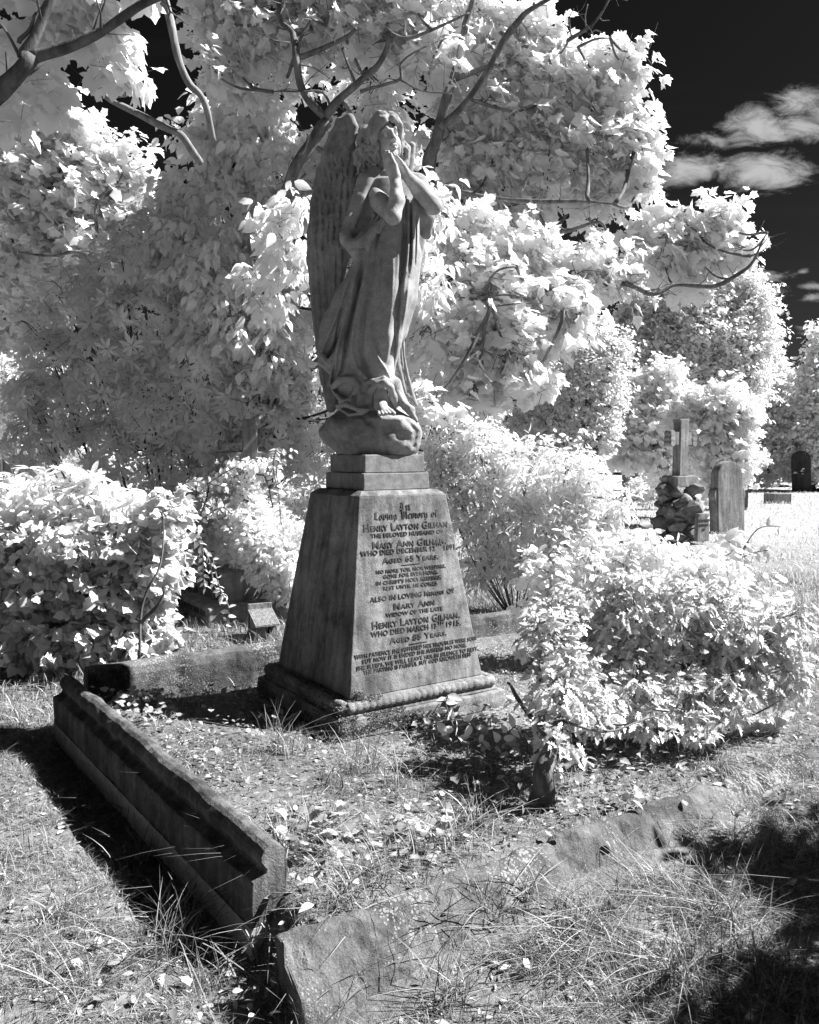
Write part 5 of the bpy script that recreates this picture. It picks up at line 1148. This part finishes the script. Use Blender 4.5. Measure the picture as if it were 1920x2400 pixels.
plant('sycamore_tree', 'large sycamore whose bright boughs fill the sky right of the angel', 'tree', 8.8,
  [(1090,70,95),(1215,100,80),(1300,130,60),(1400,170,50),(1462,150,52),(1490,118,25),(1160,220,110),(1290,240,95),(1380,250,60),(1400,340,95),(1478,370,62),(1500,310,40),(1500,440,40),(1280,390,95),(1150,390,90),(1060,300,70),(1400,470,60),(1080,470,70),(1190,490,70),
   (1110,580,80,-.6),(1230,610,85,-.6),(1340,640,80,-.5),(1420,610,55,-.3),(1460,660,45,-.3),(1150,700,95,-.8),(1280,740,85,-.7),(1360,740,45,-.6),(1200,830,90,-1.0),(1080,830,80,-.9),(1100,930,70,-1.0),(1240,900,50,-.8),(1020,740,60,-.4),(1010,950,40,-1.4),
   (1545,565,60),(1620,540,65),(1700,530,50),(1735,585,40),(1640,610,65),(1560,620,45),(1500,590,35)],
  'maple', .108, 41, 10, M['leaf'], limbs=[
  [(940,1250,1.20,25.8),(960,900,0.90,23.1),(985,560,-0.25,19.0),(1005,400,-0.25,16.3),(1030,330,-0.35,13.6),(1050,230,-0.45,10.9),(1068,170,-0.45,9.5),(1085,90,-0.45,8.2),(1110,0,-0.45,6.8)], [(1068,185,-0.45,6.8),(1130,160,-0.45,5.4),(1165,150,-0.45,4.1)], [(1030,300,-0.45,9.5),(1100,230,-0.45,6.8),(1160,140,-0.45,8.2),(1210,60,-0.45,7.4),(1245,20,-0.45,5.4),(1330,-25,-0.45,3.4)],
  [(1000,430,-0.45,9.5),(1100,460,-0.45,7.4),(1175,468,-0.55,6.1),(1290,472,-0.65,5.4),(1380,472,-0.65,3.4),(1440,478,-0.65,2.0)], [(1240,470,-0.65,3.4),(1300,540,-0.65,5.4),(1400,520,-0.65,3.4),(1420,540,-0.65,4.1)], [(980,600,-0.45,6.8),(1100,700,-0.85,4.1),(1160,640,-1.25,2.7),(1210,625,-1.25,2.0)], [(1100,698,-1.15,2.7),(1180,690,-1.25,2.0),(1240,700,-1.25,1.4)], [(1150,720,-1.25,2.0),(1250,710,-1.25,1.4),(1320,725,-1.25,1.0)],
  [(1290,560,0.20,6.1),(1400,640,0.10,6.1),(1470,668,-0.40,6.1),(1530,690,-0.45,5.4),(1580,670,-0.45,4.1),(1625,672,-0.45,5.4),(1670,672,-0.45,5.4),(1710,655,-0.45,4.8),(1760,620,-0.45,3.4),(1790,560,-0.45,2.0),(1800,545,-0.45,1.4)], [(1760,600,-0.45,2.0),(1785,590,-0.45,1.4),(1800,575,-0.45,1.0)],
  [(1330,95,-0.45,4.8),(1380,65,-0.45,3.4),(1410,30,-0.45,2.7),(1430,-10,-0.45,2.7)], [(1355,110,-0.45,3.4),(1395,90,-0.45,2.7),(1430,88,-0.45,1.4)], [(1375,75,-0.45,2.0),(1372,40,-0.45,1.4),(1378,10,-0.45,1.4)], [(1340,88,-0.45,2.0),(1335,45,-0.45,1.4),(1345,20,-0.45,1.0)], [(1380,80,-0.45,2.0),(1395,70,-0.50,1.4),(1410,75,-0.50,1.0)]], group=sy, L=.36, seed=2, dk=.5, twig=.003, twig_every=2)
plant('sycamore_tree', 'near sycamore leaning in from the left with dark limbs across the top corner', 'tree', 4.3,
  [(20,40,75),(120,50,60),(215,35,55),(60,150,50,.1),(185,130,50),(265,140,38),(30,250,42,.1),(85,215,36),(240,55,50),(305,165,16),(280,190,20),(130,-30,90),(270,-50,60),(330,-260,110),(500,-340,130),(200,-200,100),(110,230,28)],
  'maple', .098, 50, 7, M['leaf'], limbs=[[(-700,1900,0.40,60),(-520,1200,0.30,50),(-300,560,-0.18,40),(-100,290,-0.38,30),(0,205,-0.38,22),(70,135,-0.38,20)], [(70,135,-0.38,15),(150,110,-0.38,13),(222,78,-0.38,11),(290,35,-0.38,10),(340,5,-0.38,10),(420,-30,-0.38,8)], [(60,130,-0.38,16),(85,85,-0.38,12),(110,25,-0.38,12),(135,-40,-0.38,10)], [(45,135,-0.38,4),(20,85,-0.38,3),(0,55,-0.38,2)], [(45,100,-0.38,5),(75,70,-0.38,4),(85,30,-0.38,3)]],
  group=sy, L=.20, seed=3, trunkmat='bark_mid', base=Vector((-3.3, 4.4, 0)), boughs=False, twig=.0015, droop=.9, twig_every=2)
# bare lianas hanging against the sky
lb = MB()
for pts in ([(375,-30,0,10),(388,30,0,9),(400,80,0,9),(425,150,0,8),(445,195,0,8),(470,230,0,7),(500,330,.2,7)], [(226,140,0,4),(228,190,0,4),(245,222,0,6),(290,250,0,7),(350,280,0,8),(400,300,0,8),(430,320,0,8),(470,380,.2,8)], [(250,225,0,4),(275,225,0,4),(300,222,0,4),(312,205,0,2)]):
    q, r = limb_pts(pts, 7.4); q, r = wiggle(q, r, 6, .8, 3); lb.tube(q, r, 8)
tag(lb.build('bare_branch', M['bark_pale'], None), 'leafless bleached branches curving across the gap of dark sky at the left', 'branch')
plant('broadleaf_tree', 'brilliant white-leaved tree in the background at the left edge', 'tree', 15,
  [(60,300,95),(150,330,85),(110,240,50),(20,420,110),(140,440,110),(230,400,75),(300,380,50),(330,400,25),(60,560,110),(200,530,100),(300,470,60),(30,700,100),(30,860,90),(130,650,90),(0,200,70),(330,560,70),(20,960,60)],
  'maple_far', .16, 26, 9, M['leaf'], limbs=[[(240,1100,0,16),(240,800,0,14),(240,640,0,12),(225,560,0,8),(160,470,0,4),(130,440,0,3)], [(240,640,-.3,7),(270,560,-.4,5),(300,500,-.4,3)], [(230,600,-.6,4),(180,590,-.8,4),(120,600,-.8,3),(40,590,-.8,2)], [(228,560,-.5,4),(225,480,-.6,3),(260,440,-.6,2)]], L=.5, seed=4, dk=.8, twig=.004, group='background trees')
plant('dogwood_tree', 'shaded small tree with drooping oval leaves between the angel wing and the dark bush', 'tree', 8.9,
  [(560,330,95),(480,390,75),(640,400,95),(530,500,105),(650,540,90),(600,650,100),(680,740,70),(440,500,70),(420,580,70,-.4),(500,640,80,-.6),(560,740,80,-.6),(640,820,60,-.6),(480,780,60,-.5),(360,640,50,-.4),(700,480,50),(560,270,50),(470,300,38),(700,620,50),(620,280,50),(700,340,50),(400,480,45),(660,860,70),(690,480,40,-1.6),(650,560,55,-1.5),(690,620,45,-1.5),(620,680,55,-1.3),(1000,450,40,-1.6),(1005,520,50,-1.6),(1000,640,50,-1.4),(1010,760,50,-1.2),(990,860,50),(1030,520,40),(880,300,60),(800,340,60)],
  'oval', .115, 60, 9, M['leaf'], limbs=[[(640,1300,0,12),(620,1000,0,10),(600,700,0,9),(560,450,0,6),(540,330,0,4)], [(600,700,0,6),(660,550,0,5),(690,420,0,3)], [(600,700,.1,6),(520,600,0,5),(450,510,0,3)]], L=.30, seed=5, dk=.7, droop=.9, twig=.0025, trunkmat='bark_dark', br=.45)
plant('rhododendron_bush', 'huge rhododendron with whorled leaves in shade at the left', 'bush', 8.6,
  [(330,560,60),(290,640,90),(180,700,90),(400,640,80),(320,770,120),(470,720,90),(470,850,110),(230,860,115),(120,850,80),(140,970,95),(350,960,120),(560,800,80),(580,940,100),(670,880,60),(80,1040,70),(480,1030,95),(650,1010,80),(690,950,50),(90,760,60),(60,930,60),(260,1060,90),(400,1100,80),(560,1110,80),(700,1080,60),(420,1190,70),(460,1280,70),(530,1240,60),(420,1350,55),(500,1340,50),(360,1260,60)],
  'lance', .125, 56, 8, M['leaf_mid'], L=.2, seed=6, dk=.75, rosette=True, twig=.003, trunkmat='bark_dark', twig_every=4, br=.35)
plant('evergreen_bush', 'dense mid-grey evergreen bushes filling in low behind the pedestal', 'bush', 9.6,
  [(780,900,90),(880,950,80),(980,1000,80),(760,1060,90),(1080,1040,70),(860,1100,80),(660,1180,70),(980,1130,80),(720,760,70),(1040,900,70)],
  'lance', .10, 60, 8, M['leaf_mid'], L=.2, seed=26, dk=.6, rosette=True, twig=.003, trunkmat='bark_dark', twig_every=4, br=.35)
plant('laurel_bush', 'sunlit laurel with large upright leaves on top of the ivy at the left', 'bush', 6.15,
  [(40,1165,60),(130,1160,58),(210,1165,50),(285,1185,50),(350,1190,35),(80,1220,60),(180,1225,60),(160,1120,22),(215,1125,20)], 'lance', .125, 75, 7, M['leaf'], L=.15, seed=7, rosette=True, dk=1.0, twig=.003, twig_every=3, br=.4)
plant('ivy_bush', 'rounded mass of lobed ivy leaves, bright above and dark beneath, left of the plot', 'bush', 6.05,
  [(60,1280,85),(170,1280,90),(280,1270,80),(370,1240,55),(400,1200,40),(110,1380,90),(230,1390,90),(320,1390,60),(370,1330,40),(60,1450,80),(180,1480,80),(290,1480,60),(350,1450,40),(50,1500,60,-.1),(130,1510,60,-.1),(220,1505,60,-.1),(310,1500,50,-.1),(370,1480,40,0),(0,1420,70),(0,1300,70),(350,1360,60),(400,1280,40,.3)], 'ivy', .075, 120, 8, M['leaf_ivy'], L=.16, seed=8, dk=1.0, twig=.002,
  limbs=[[(325,1545,-.4,4),(330,1450,-.4,3.5),(345,1390,-.38,3),(375,1330,-.36,2.8),(382,1260,-.34,2),(380,1200,-.3,1.2)], [(330,1460,-.5,5),(370,1420,-.5,4),(388,1380,-.5,3)], [(250,1560,-.1,5),(248,1450,-.1,4),(262,1340,0,3)], [(200,1570,-.0,4),(200,1480,-.0,3),(240,1400,0,2)]], upw=.6, br=.4)
def trail(pts, Y, n, size, mb, fo, rg_, kind='oval', r=1.6):
    q, rr = limb_pts([(a, b, 0, r) for a, b in pts], Y); q, rr = wiggle(q, rr, 6, 1.5, int(pts[0][0])); mb.tube(q, rr, 5)
    Q = np.array(q); t = np.linspace(0, len(Q)-1.01, n); i = t.astype(int); f = (t-i)[:, None]; P = Q[i]*(1-f)+Q[i+1]*f; d = _unit(Q[np.minimum(i+1, len(Q)-1)]-Q[i]); s = np.where(np.arange(n) % 2, 1, -1)[:, None]
    side = _unit(np.cross(d, np.array([0, -1, .2])))*s; tip = d*.5+side+rg_.normal(size=(n, 3))*.3+np.array([0, 0, -.25]); fo.add(*leaves_np(kind, P, np.array([.2, -.6, .5])+rg_.normal(size=(n, 3))*.4, tip, size*rg_.uniform(.7, 1.2, n)), rg_, len(LEAF[kind][0]))
def trailing(name, label, cat, Y, trails, size, n, seed, kind='oval', mat=None):
    rg_ = np.random.default_rng(seed); root = tag(empty(name, px(trails[0][0][0], 1500, Y)), label, cat); mb = MB(); fo = Foliage()
    for t in trails: trail(t, Y, n, size, mb, fo, rg_, kind)
    link('leaves', fo.mesh('leaves'), mat or M['leaf'], root); mb.build('stems', M['bark_pale'], root); return root
trailing('climbing_vine', 'thin arching stems of small paired leaves hanging in front of the dark gap', 'vine', 6.5,
  [[(360,1190),(420,1210),(460,1260),(490,1310),(500,1370),(520,1400)],[(455,1255),(475,1290),(478,1340),(482,1380)],[(470,1220),(520,1190),(545,1205)],[(380,1340),(410,1310),(450,1320),(440,1290)],[(400,1330),(420,1350),(412,1400),(398,1430)],[(430,1215),(470,1150),(510,1120),(560,1090)],
   [(520,1500),(540,1430),(518,1380),(500,1310)],[(660,1230),(655,1150),(650,1090),(690,1055)],[(640,1190),(622,1120),(600,1110)],[(400,1160),(440,1130),(480,1130),(530,1140)],[(650,1050),(640,1100),(655,1180)]], .055, 20, 4)
IV = plant('ivy_clump', 'sunlit ivy climbing the stone cross and spilling over its steps', 'ivy', 6.85,
  [(585,1130,28,.3),(580,1170,36,.2),(590,1220,44,.1),(565,1085,20,.35),(545,1065,16,.35),(600,1270,52,.0),(650,1300,55,.0),(610,1330,42,.0),(690,1260,45,.1),(565,1290,40,.3),(690,1340,40,.1),(650,1370,40,.1),(700,1400,30,.1),(630,1220,44,.2),(520,1120,20,.3),(610,1090,14,.3),(680,1180,50,.6),(548,1240,30,.3),(595,1095,22,.1),(535,1092,16,.15),(640,1090,12,.2)],
  'oval', .046, 420, 8, M['leaf'], L=.11, seed=9, twig=.0015, twig_every=4, dk=.7, boughs=False, upw=.5)
plant('privet_shrub', 'bright fine-leaved shrub crowding the right side of the pedestal', 'shrub', 7.4,
  [(1060,1120,60),(1140,1080,75),(1110,1170,75),(1230,1110,80),(1330,1100,65),(1390,1140,45),(1270,1200,75),(1190,1220,65),(1060,1200,45),(1130,1260,45),(1350,1200,55),(1020,1100,40),(1040,1050,40),(1120,1030,50),(1180,1320,45),(1330,1280,50),(1230,1310,50),(1110,1340,35),(1280,1360,40),(1400,1230,45),(1450,1180,35)], 'lance', .07, 190, 9, M['leaf'], L=.18, seed=10, twig=.002, twig_every=2, upw=.6, br=.35)
plant('hawthorn_bush', 'airy white bush of tiny leaves between the sycamore and the cairn', 'bush', 11.5,
  [(1400,870,70),(1340,930,75),(1280,990,65),(1430,940,45),(1240,1030,55),(1330,1010,65),(1410,1010,45),(1440,820,40),(1390,790,45),(1180,1000,60),(1120,990,50),(1290,880,60)], 'bit', .06, 240, 9, M['leaf_far'], L=.22, seed=12, twig=.003, twig_every=4, group='background trees')
plant('bramble_thicket', 'tangle of bramble and toothed leaves at the right, below the cairn', 'bramble', 5.7,
  [(1290,1330,60),(1380,1310,55),(1460,1310,50),(1540,1310,50),(1620,1320,50),(1700,1340,50),(1270,1400,50),(1350,1400,70),(1450,1390,70),(1560,1390,70),(1660,1400,70),(1760,1400,50)], 'round', .06, 130, 8, M['leaf'], L=.2, seed=13, twig=.0025, twig_every=3, br=.4)
trailing('bramble_plant', 'tall bramble shoots with large leaves and berry heads in front of the headstones', 'bramble', 6.0, [[(1640,1480),(1680,1400),(1730,1310),(1755,1270)],[(1500,1470),(1512,1380),(1530,1290),(1528,1230)],[(1700,1330),(1760,1300),(1800,1290)],[(1660,1330),(1720,1290),(1700,1260)],[(1560,1420),(1600,1330),(1640,1300)],[(1740,1290),(1780,1240),(1830,1235)]], .11, 9, 5, 'oval')
plant('holly_bush', 'spiny-leaved holly bush sprawling across the right of the plot', 'holly', 4.2,
  [(1304,1440,60,.2),(1304,1650,60,-.65),(1301,1590,45,-.5),(1340,1580,60,-.5),(1300,1500,60,-.35),(1390,1660,45,-.6),(1316,1740,34,-.85),(1390,1440,80),(1490,1430,85),(1600,1430,85),(1700,1460,80),(1780,1510,70),(1340,1530,80),(1450,1530,90),(1570,1540,95),(1690,1560,80),(1790,1590,55),(1311,1530,50),(1316,1620,45,-.3),(1360,1620,60,-.2),(1480,1620,60,-.2),(1600,1640,60,-.2),(1700,1640,50,-.2),(1400,1680,40,-.35),(1520,1690,45,-.3),(1640,1700,40,-.3),(1850,1560,40),(1830,1500,40),(1860,1440,35),(1286,1640,30,-.4),(1271,1560,30,-.1),(1276,1460,35),(1300,1700,32,-.5),(1880,1610,25)],
  'holly', .050, 230, 8, M['leaf_holly'], L=.14, seed=14, dk=.7, twig=.002, twig_every=3, base=gpx(1290, 1860, .18), limbs=[
  [(1270,1885,-.85,34),(1282,1850,-.85,27),(1280,1800,-.88,25),(1296,1760,-.82,24),(1300,1730,-.8,17),(1315,1660,-.5,10),(1330,1560,-.2,7),(1345,1440,-.1,4)], [(1297,1735,-.85,9),(1250,1690,-.6,7),(1210,1640,-.4,5),(1190,1600,-.3,3)], [(1275,1720,-.75,8),(1268,1560,-.3,5),(1280,1480,-.2,4),(1278,1430,-.1,3)], [(1320,1690,-.7,4),(1420,1715,-.7,2.5),(1500,1690,-.6,2),(1570,1670,-.5,1.5)], [(1500,1860,-.2,8),(1480,1700,0,8),(1500,1560,0,6)], [(1640,1850,0,8),(1620,1700,0,7),(1600,1560,0,5)]], trunkmat='bark', upw=.5, br=.5)
tv = Foliage(); rt = np.random.default_rng(77); n = 340; tt = rt.uniform(0, 1, n); pa_ = np.array(px(1276, 1880, 3.6)); pb_ = np.array(px(1300, 1720, 3.66)); ang = rt.uniform(0, 6.28, n); rad = .052
pp = pa_[None]*(1-tt[:, None])+pb_[None]*tt[:, None]+np.stack([np.cos(ang)*rad, np.sin(ang)*rad, 0*ang], 1); k = (np.sin(ang*2+tt*9) > -.3); pp = pp[k]; ang = ang[k]; m = len(pp)
tv.add(*leaves_np('ivy', pp, np.stack([np.cos(ang), np.sin(ang), .4+0*ang], 1)+rt.normal(size=(m, 3))*.3, rt.normal(size=(m, 3))*.6+np.array([0, 0, -.6]), rt.uniform(.015, .034, m)), rt, len(LEAF['ivy'][0]))
tag(link('trunk_ivy', tv.mesh('trunk_ivy'), M['leaf_ivy']), 'small ivy leaves clothing the short gnarled holly trunk', 'ivy')
trailing('ivy_sprig', 'large heart-shaped leaves on a trailing stem at the foot of the holly trunk', 'ivy', 4.15, [[(1330,1850),(1355,1830),(1380,1800),(1350,1850),(1395,1850)],[(1340,1880),(1365,1845),(1400,1830)]], .085, 5, 6, 'round')
trailing('bramble_sprig', 'bright bramble sprigs rising against the monument foot', 'bramble', 4.0, [[(1080,1760),(1060,1700),(1045,1650),(1050,1630)],[(1150,1760),(1185,1720),(1210,1700)],[(1010,1700),(1080,1690),(1130,1720)]], .065, 8, 7, 'oval')
plant('ivy_ground_clump', 'dark ivy and tall weeds in the shade under the holly bush', 'ivy', 4.3,
  [(1400,1730,45),(1480,1740,50),(1560,1750,50),(1640,1740,45),(1720,1730,45),(1790,1700,40),(1440,1700,40)], 'ivy', .055, 130, 7, M['leaf_ivy'], L=.1, seed=16, twig=.002, zmin=.1)
# small sycamores on the lawn
plant('young_sycamore', 'young bright sycamore standing directly behind the stone cross', 'tree', 19,
  [(1490,930,50),(1550,900,48),(1490,1000,60),(1560,970,60),(1540,1050,60),(1470,1060,40),(1600,1060,50),(1580,1110,35)], 'maple_far', .125, 60, 9, M['leaf'], L=.45, seed=17, group='young sycamores on the lawn', limbs=[[(1556,1175,0,6),(1545,1110,0,5),(1535,1050,0,5),(1525,990,0,4),(1525,910,0,2)],[(1535,1050,0,3),(1505,990,0,2)],[(1530,1020,-.2,2),(1560,960,-.2,1.5)]], twig=.004)
plant('young_sycamore', 'young bright sycamore right of the stone cross above the pale headstone', 'tree', 17,
  [(1640,960,50),(1700,950,52),(1740,1000,40),(1650,1030,60),(1710,1060,50),(1600,980,40),(1750,950,30),(1680,1120,35),(1740,1100,30)], 'maple_far', .125, 60, 9, M['leaf'], L=.4, seed=18, group='young sycamores on the lawn', limbs=[[(1672,1235,0,5),(1668,1150,0,5),(1675,1050,0,4),(1690,980,0,3),(1700,930,0,2)],[(1680,1030,0,2.5),(1660,985,0,1.5)],[(1685,1010,-.2,2),(1712,975,-.2,1.5)]], twig=.004)
plant('willow_tree', 'tall airy tree of fine leaves rising behind the young sycamores', 'tree', 27,
  [(1480,800,70),(1560,790,90),(1650,760,100),(1740,740,70),(1700,830,95),(1600,870,100),(1770,700,35),(1780,790,45),(1520,720,60),(1640,680,70),(1560,700,60),(1720,670,50),(1740,900,70),(1450,900,60)], 'bit', .16, 60, 9, M['leaf_far'], L=.5, seed=19, twig=.008, twig_every=4, limbs=[[(1600,1150,0,9),(1620,980,0,8),(1640,850,0,6),(1680,780,0,4)],[(1620,960,0,5),(1570,850,0,4),(1560,760,0,3)],[(1630,900,-.5,4),(1700,830,-.5,3),(1730,760,-.5,2)],[(1620,1000,-.6,4),(1700,930,-.6,3),(1760,880,-.6,2)]], group='background trees', trunkmat='bark')
def cone(x, ytop, ybot, w, Y):
    n = 9; return [(x+(3*((i*7) % 3-1)), ytop+(ybot-ytop)*(i+.5)/n, 6+w*((i+.8)/n)**.9, 0) for i in range(n)]
for (x, yt, yb, w, Y, sd_, lab) in ((1800,760,1080,62,33,1,'narrow pointed conifer at the right end of the tall trees'),(1845,850,1060,45,38,2,'rounded conifer dipping towards the low gap in the far trees'),(1920,760,1080,80,32,3,'pointed pale tree cut by the right edge of the view')):
    plant('conifer_tree', lab, 'tree', Y, cone(x, yt, yb, w, Y), 'bit', .20, 34, 9, M['leaf_far'], L=.6, seed=30+sd_, group='background trees', twig=.01, twig_every=5, limbs=[[(x, yb+30, 0, 6),(x, (yt+yb)/2, 0, 4),(x, yt+20, 0, 1)]], boughs=False)
plant('hedge_row', 'line of low bushes along the far side of the lawn', 'hedge', 42,
  [(1650,1070,50),(1720,1050,40),(1780,1050,45),(1830,1020,35),(1790,1010,30),(1880,1000,25),(1850,1060,22),(1920,1030,30),(1740,1000,40),(1700,1020,45),(1600,1050,50)], 'bit', .16, 60, 9, M['leaf_far'], L=.4, seed=40, twig=.006, twig_every=5, boughs=False)
plant('garden_bush', 'rounded bright bush in front of the far hedge', 'bush', 36, [(1860,1062,30),(1890,1050,26),(1915,1060,22),(1835,1085,14)], 'bit', .10, 120, 9, M['leaf_far'], L=.3, seed=41, twig=.004, twig_every=5, boughs=False)
plant('garden_bush', 'low white bush left of the far lawn gap', 'bush', 22, [(1560,1130,30),(1500,1150,30),(1730,1070,30),(1765,1065,25),(1780,1080,15)], 'bit', .09, 120, 9, M['leaf_far'], L=.3, seed=42, twig=.004, twig_every=5, boughs=False)
plant('yew_tree', 'shadowy spreading evergreen behind the ivy bush at the far left', 'tree', 12,
  [(60,1000,80),(20,900,80),(150,1050,70),(120,880,70),(250,1100,70),(350,1120,60),(450,1150,60),(560,1180,60)], 'lance', .12, 34, 7, M['leaf_mid'], L=.3, seed=43, rosette=True, twig=.004, trunkmat='bark_dark', twig_every=5, dk=.6, br=.35)
# trees standing outside the frame on the right: their crowns shade the foreground and the plot
def off_tree(label, c, r, seed, nb=5, spread=.6, dens=40, size=.14):
    rg_ = np.random.default_rng(seed); B = [(np.array(c)+rg_.normal(size=3)*spread*np.array([1, 1, .6]), np.array([r, r, r])*rg_.uniform(.7, 1.1)) for _ in range(nb)]
    return plant('elder_tree', label, 'tree', 1, None, 'oval', size, dens, 9, M['leaf'], L=.3, seed=seed, B=B, base=Vector((c[0], c[1], 0)), group='trees right of the view')
def shade_for(x, y, z, h):
    """where a crown at height h must hang to shade the ground point seen at (x, y)"""
    g = gpx(x, y, z); t = (h-z)/SUN_TO.z; return g+SUN_TO*t
for i, (x, y, h, r, nb, sp_) in enumerate(((1865, 2120, 2.2, .14, 4, .09), (2030, 2110, 2.2, .18, 3, .1), (2010, 2400, 1.9, .24, 5, .15), (2200, 2330, 2.0, .26, 4, .2))):
    c = shade_for(x, y, 0, h); off_tree(('small leafy elder off to the right whose shade just reaches the lawn edge', 'leafy elder off to the right, farther out than the small one', 'low leafy elder off to the right shading the bottom corner of the lawn', 'outermost leafy elder off to the right beside the low one')[i], tuple(c), r, 60+i, nb, sp_, 60, .10)
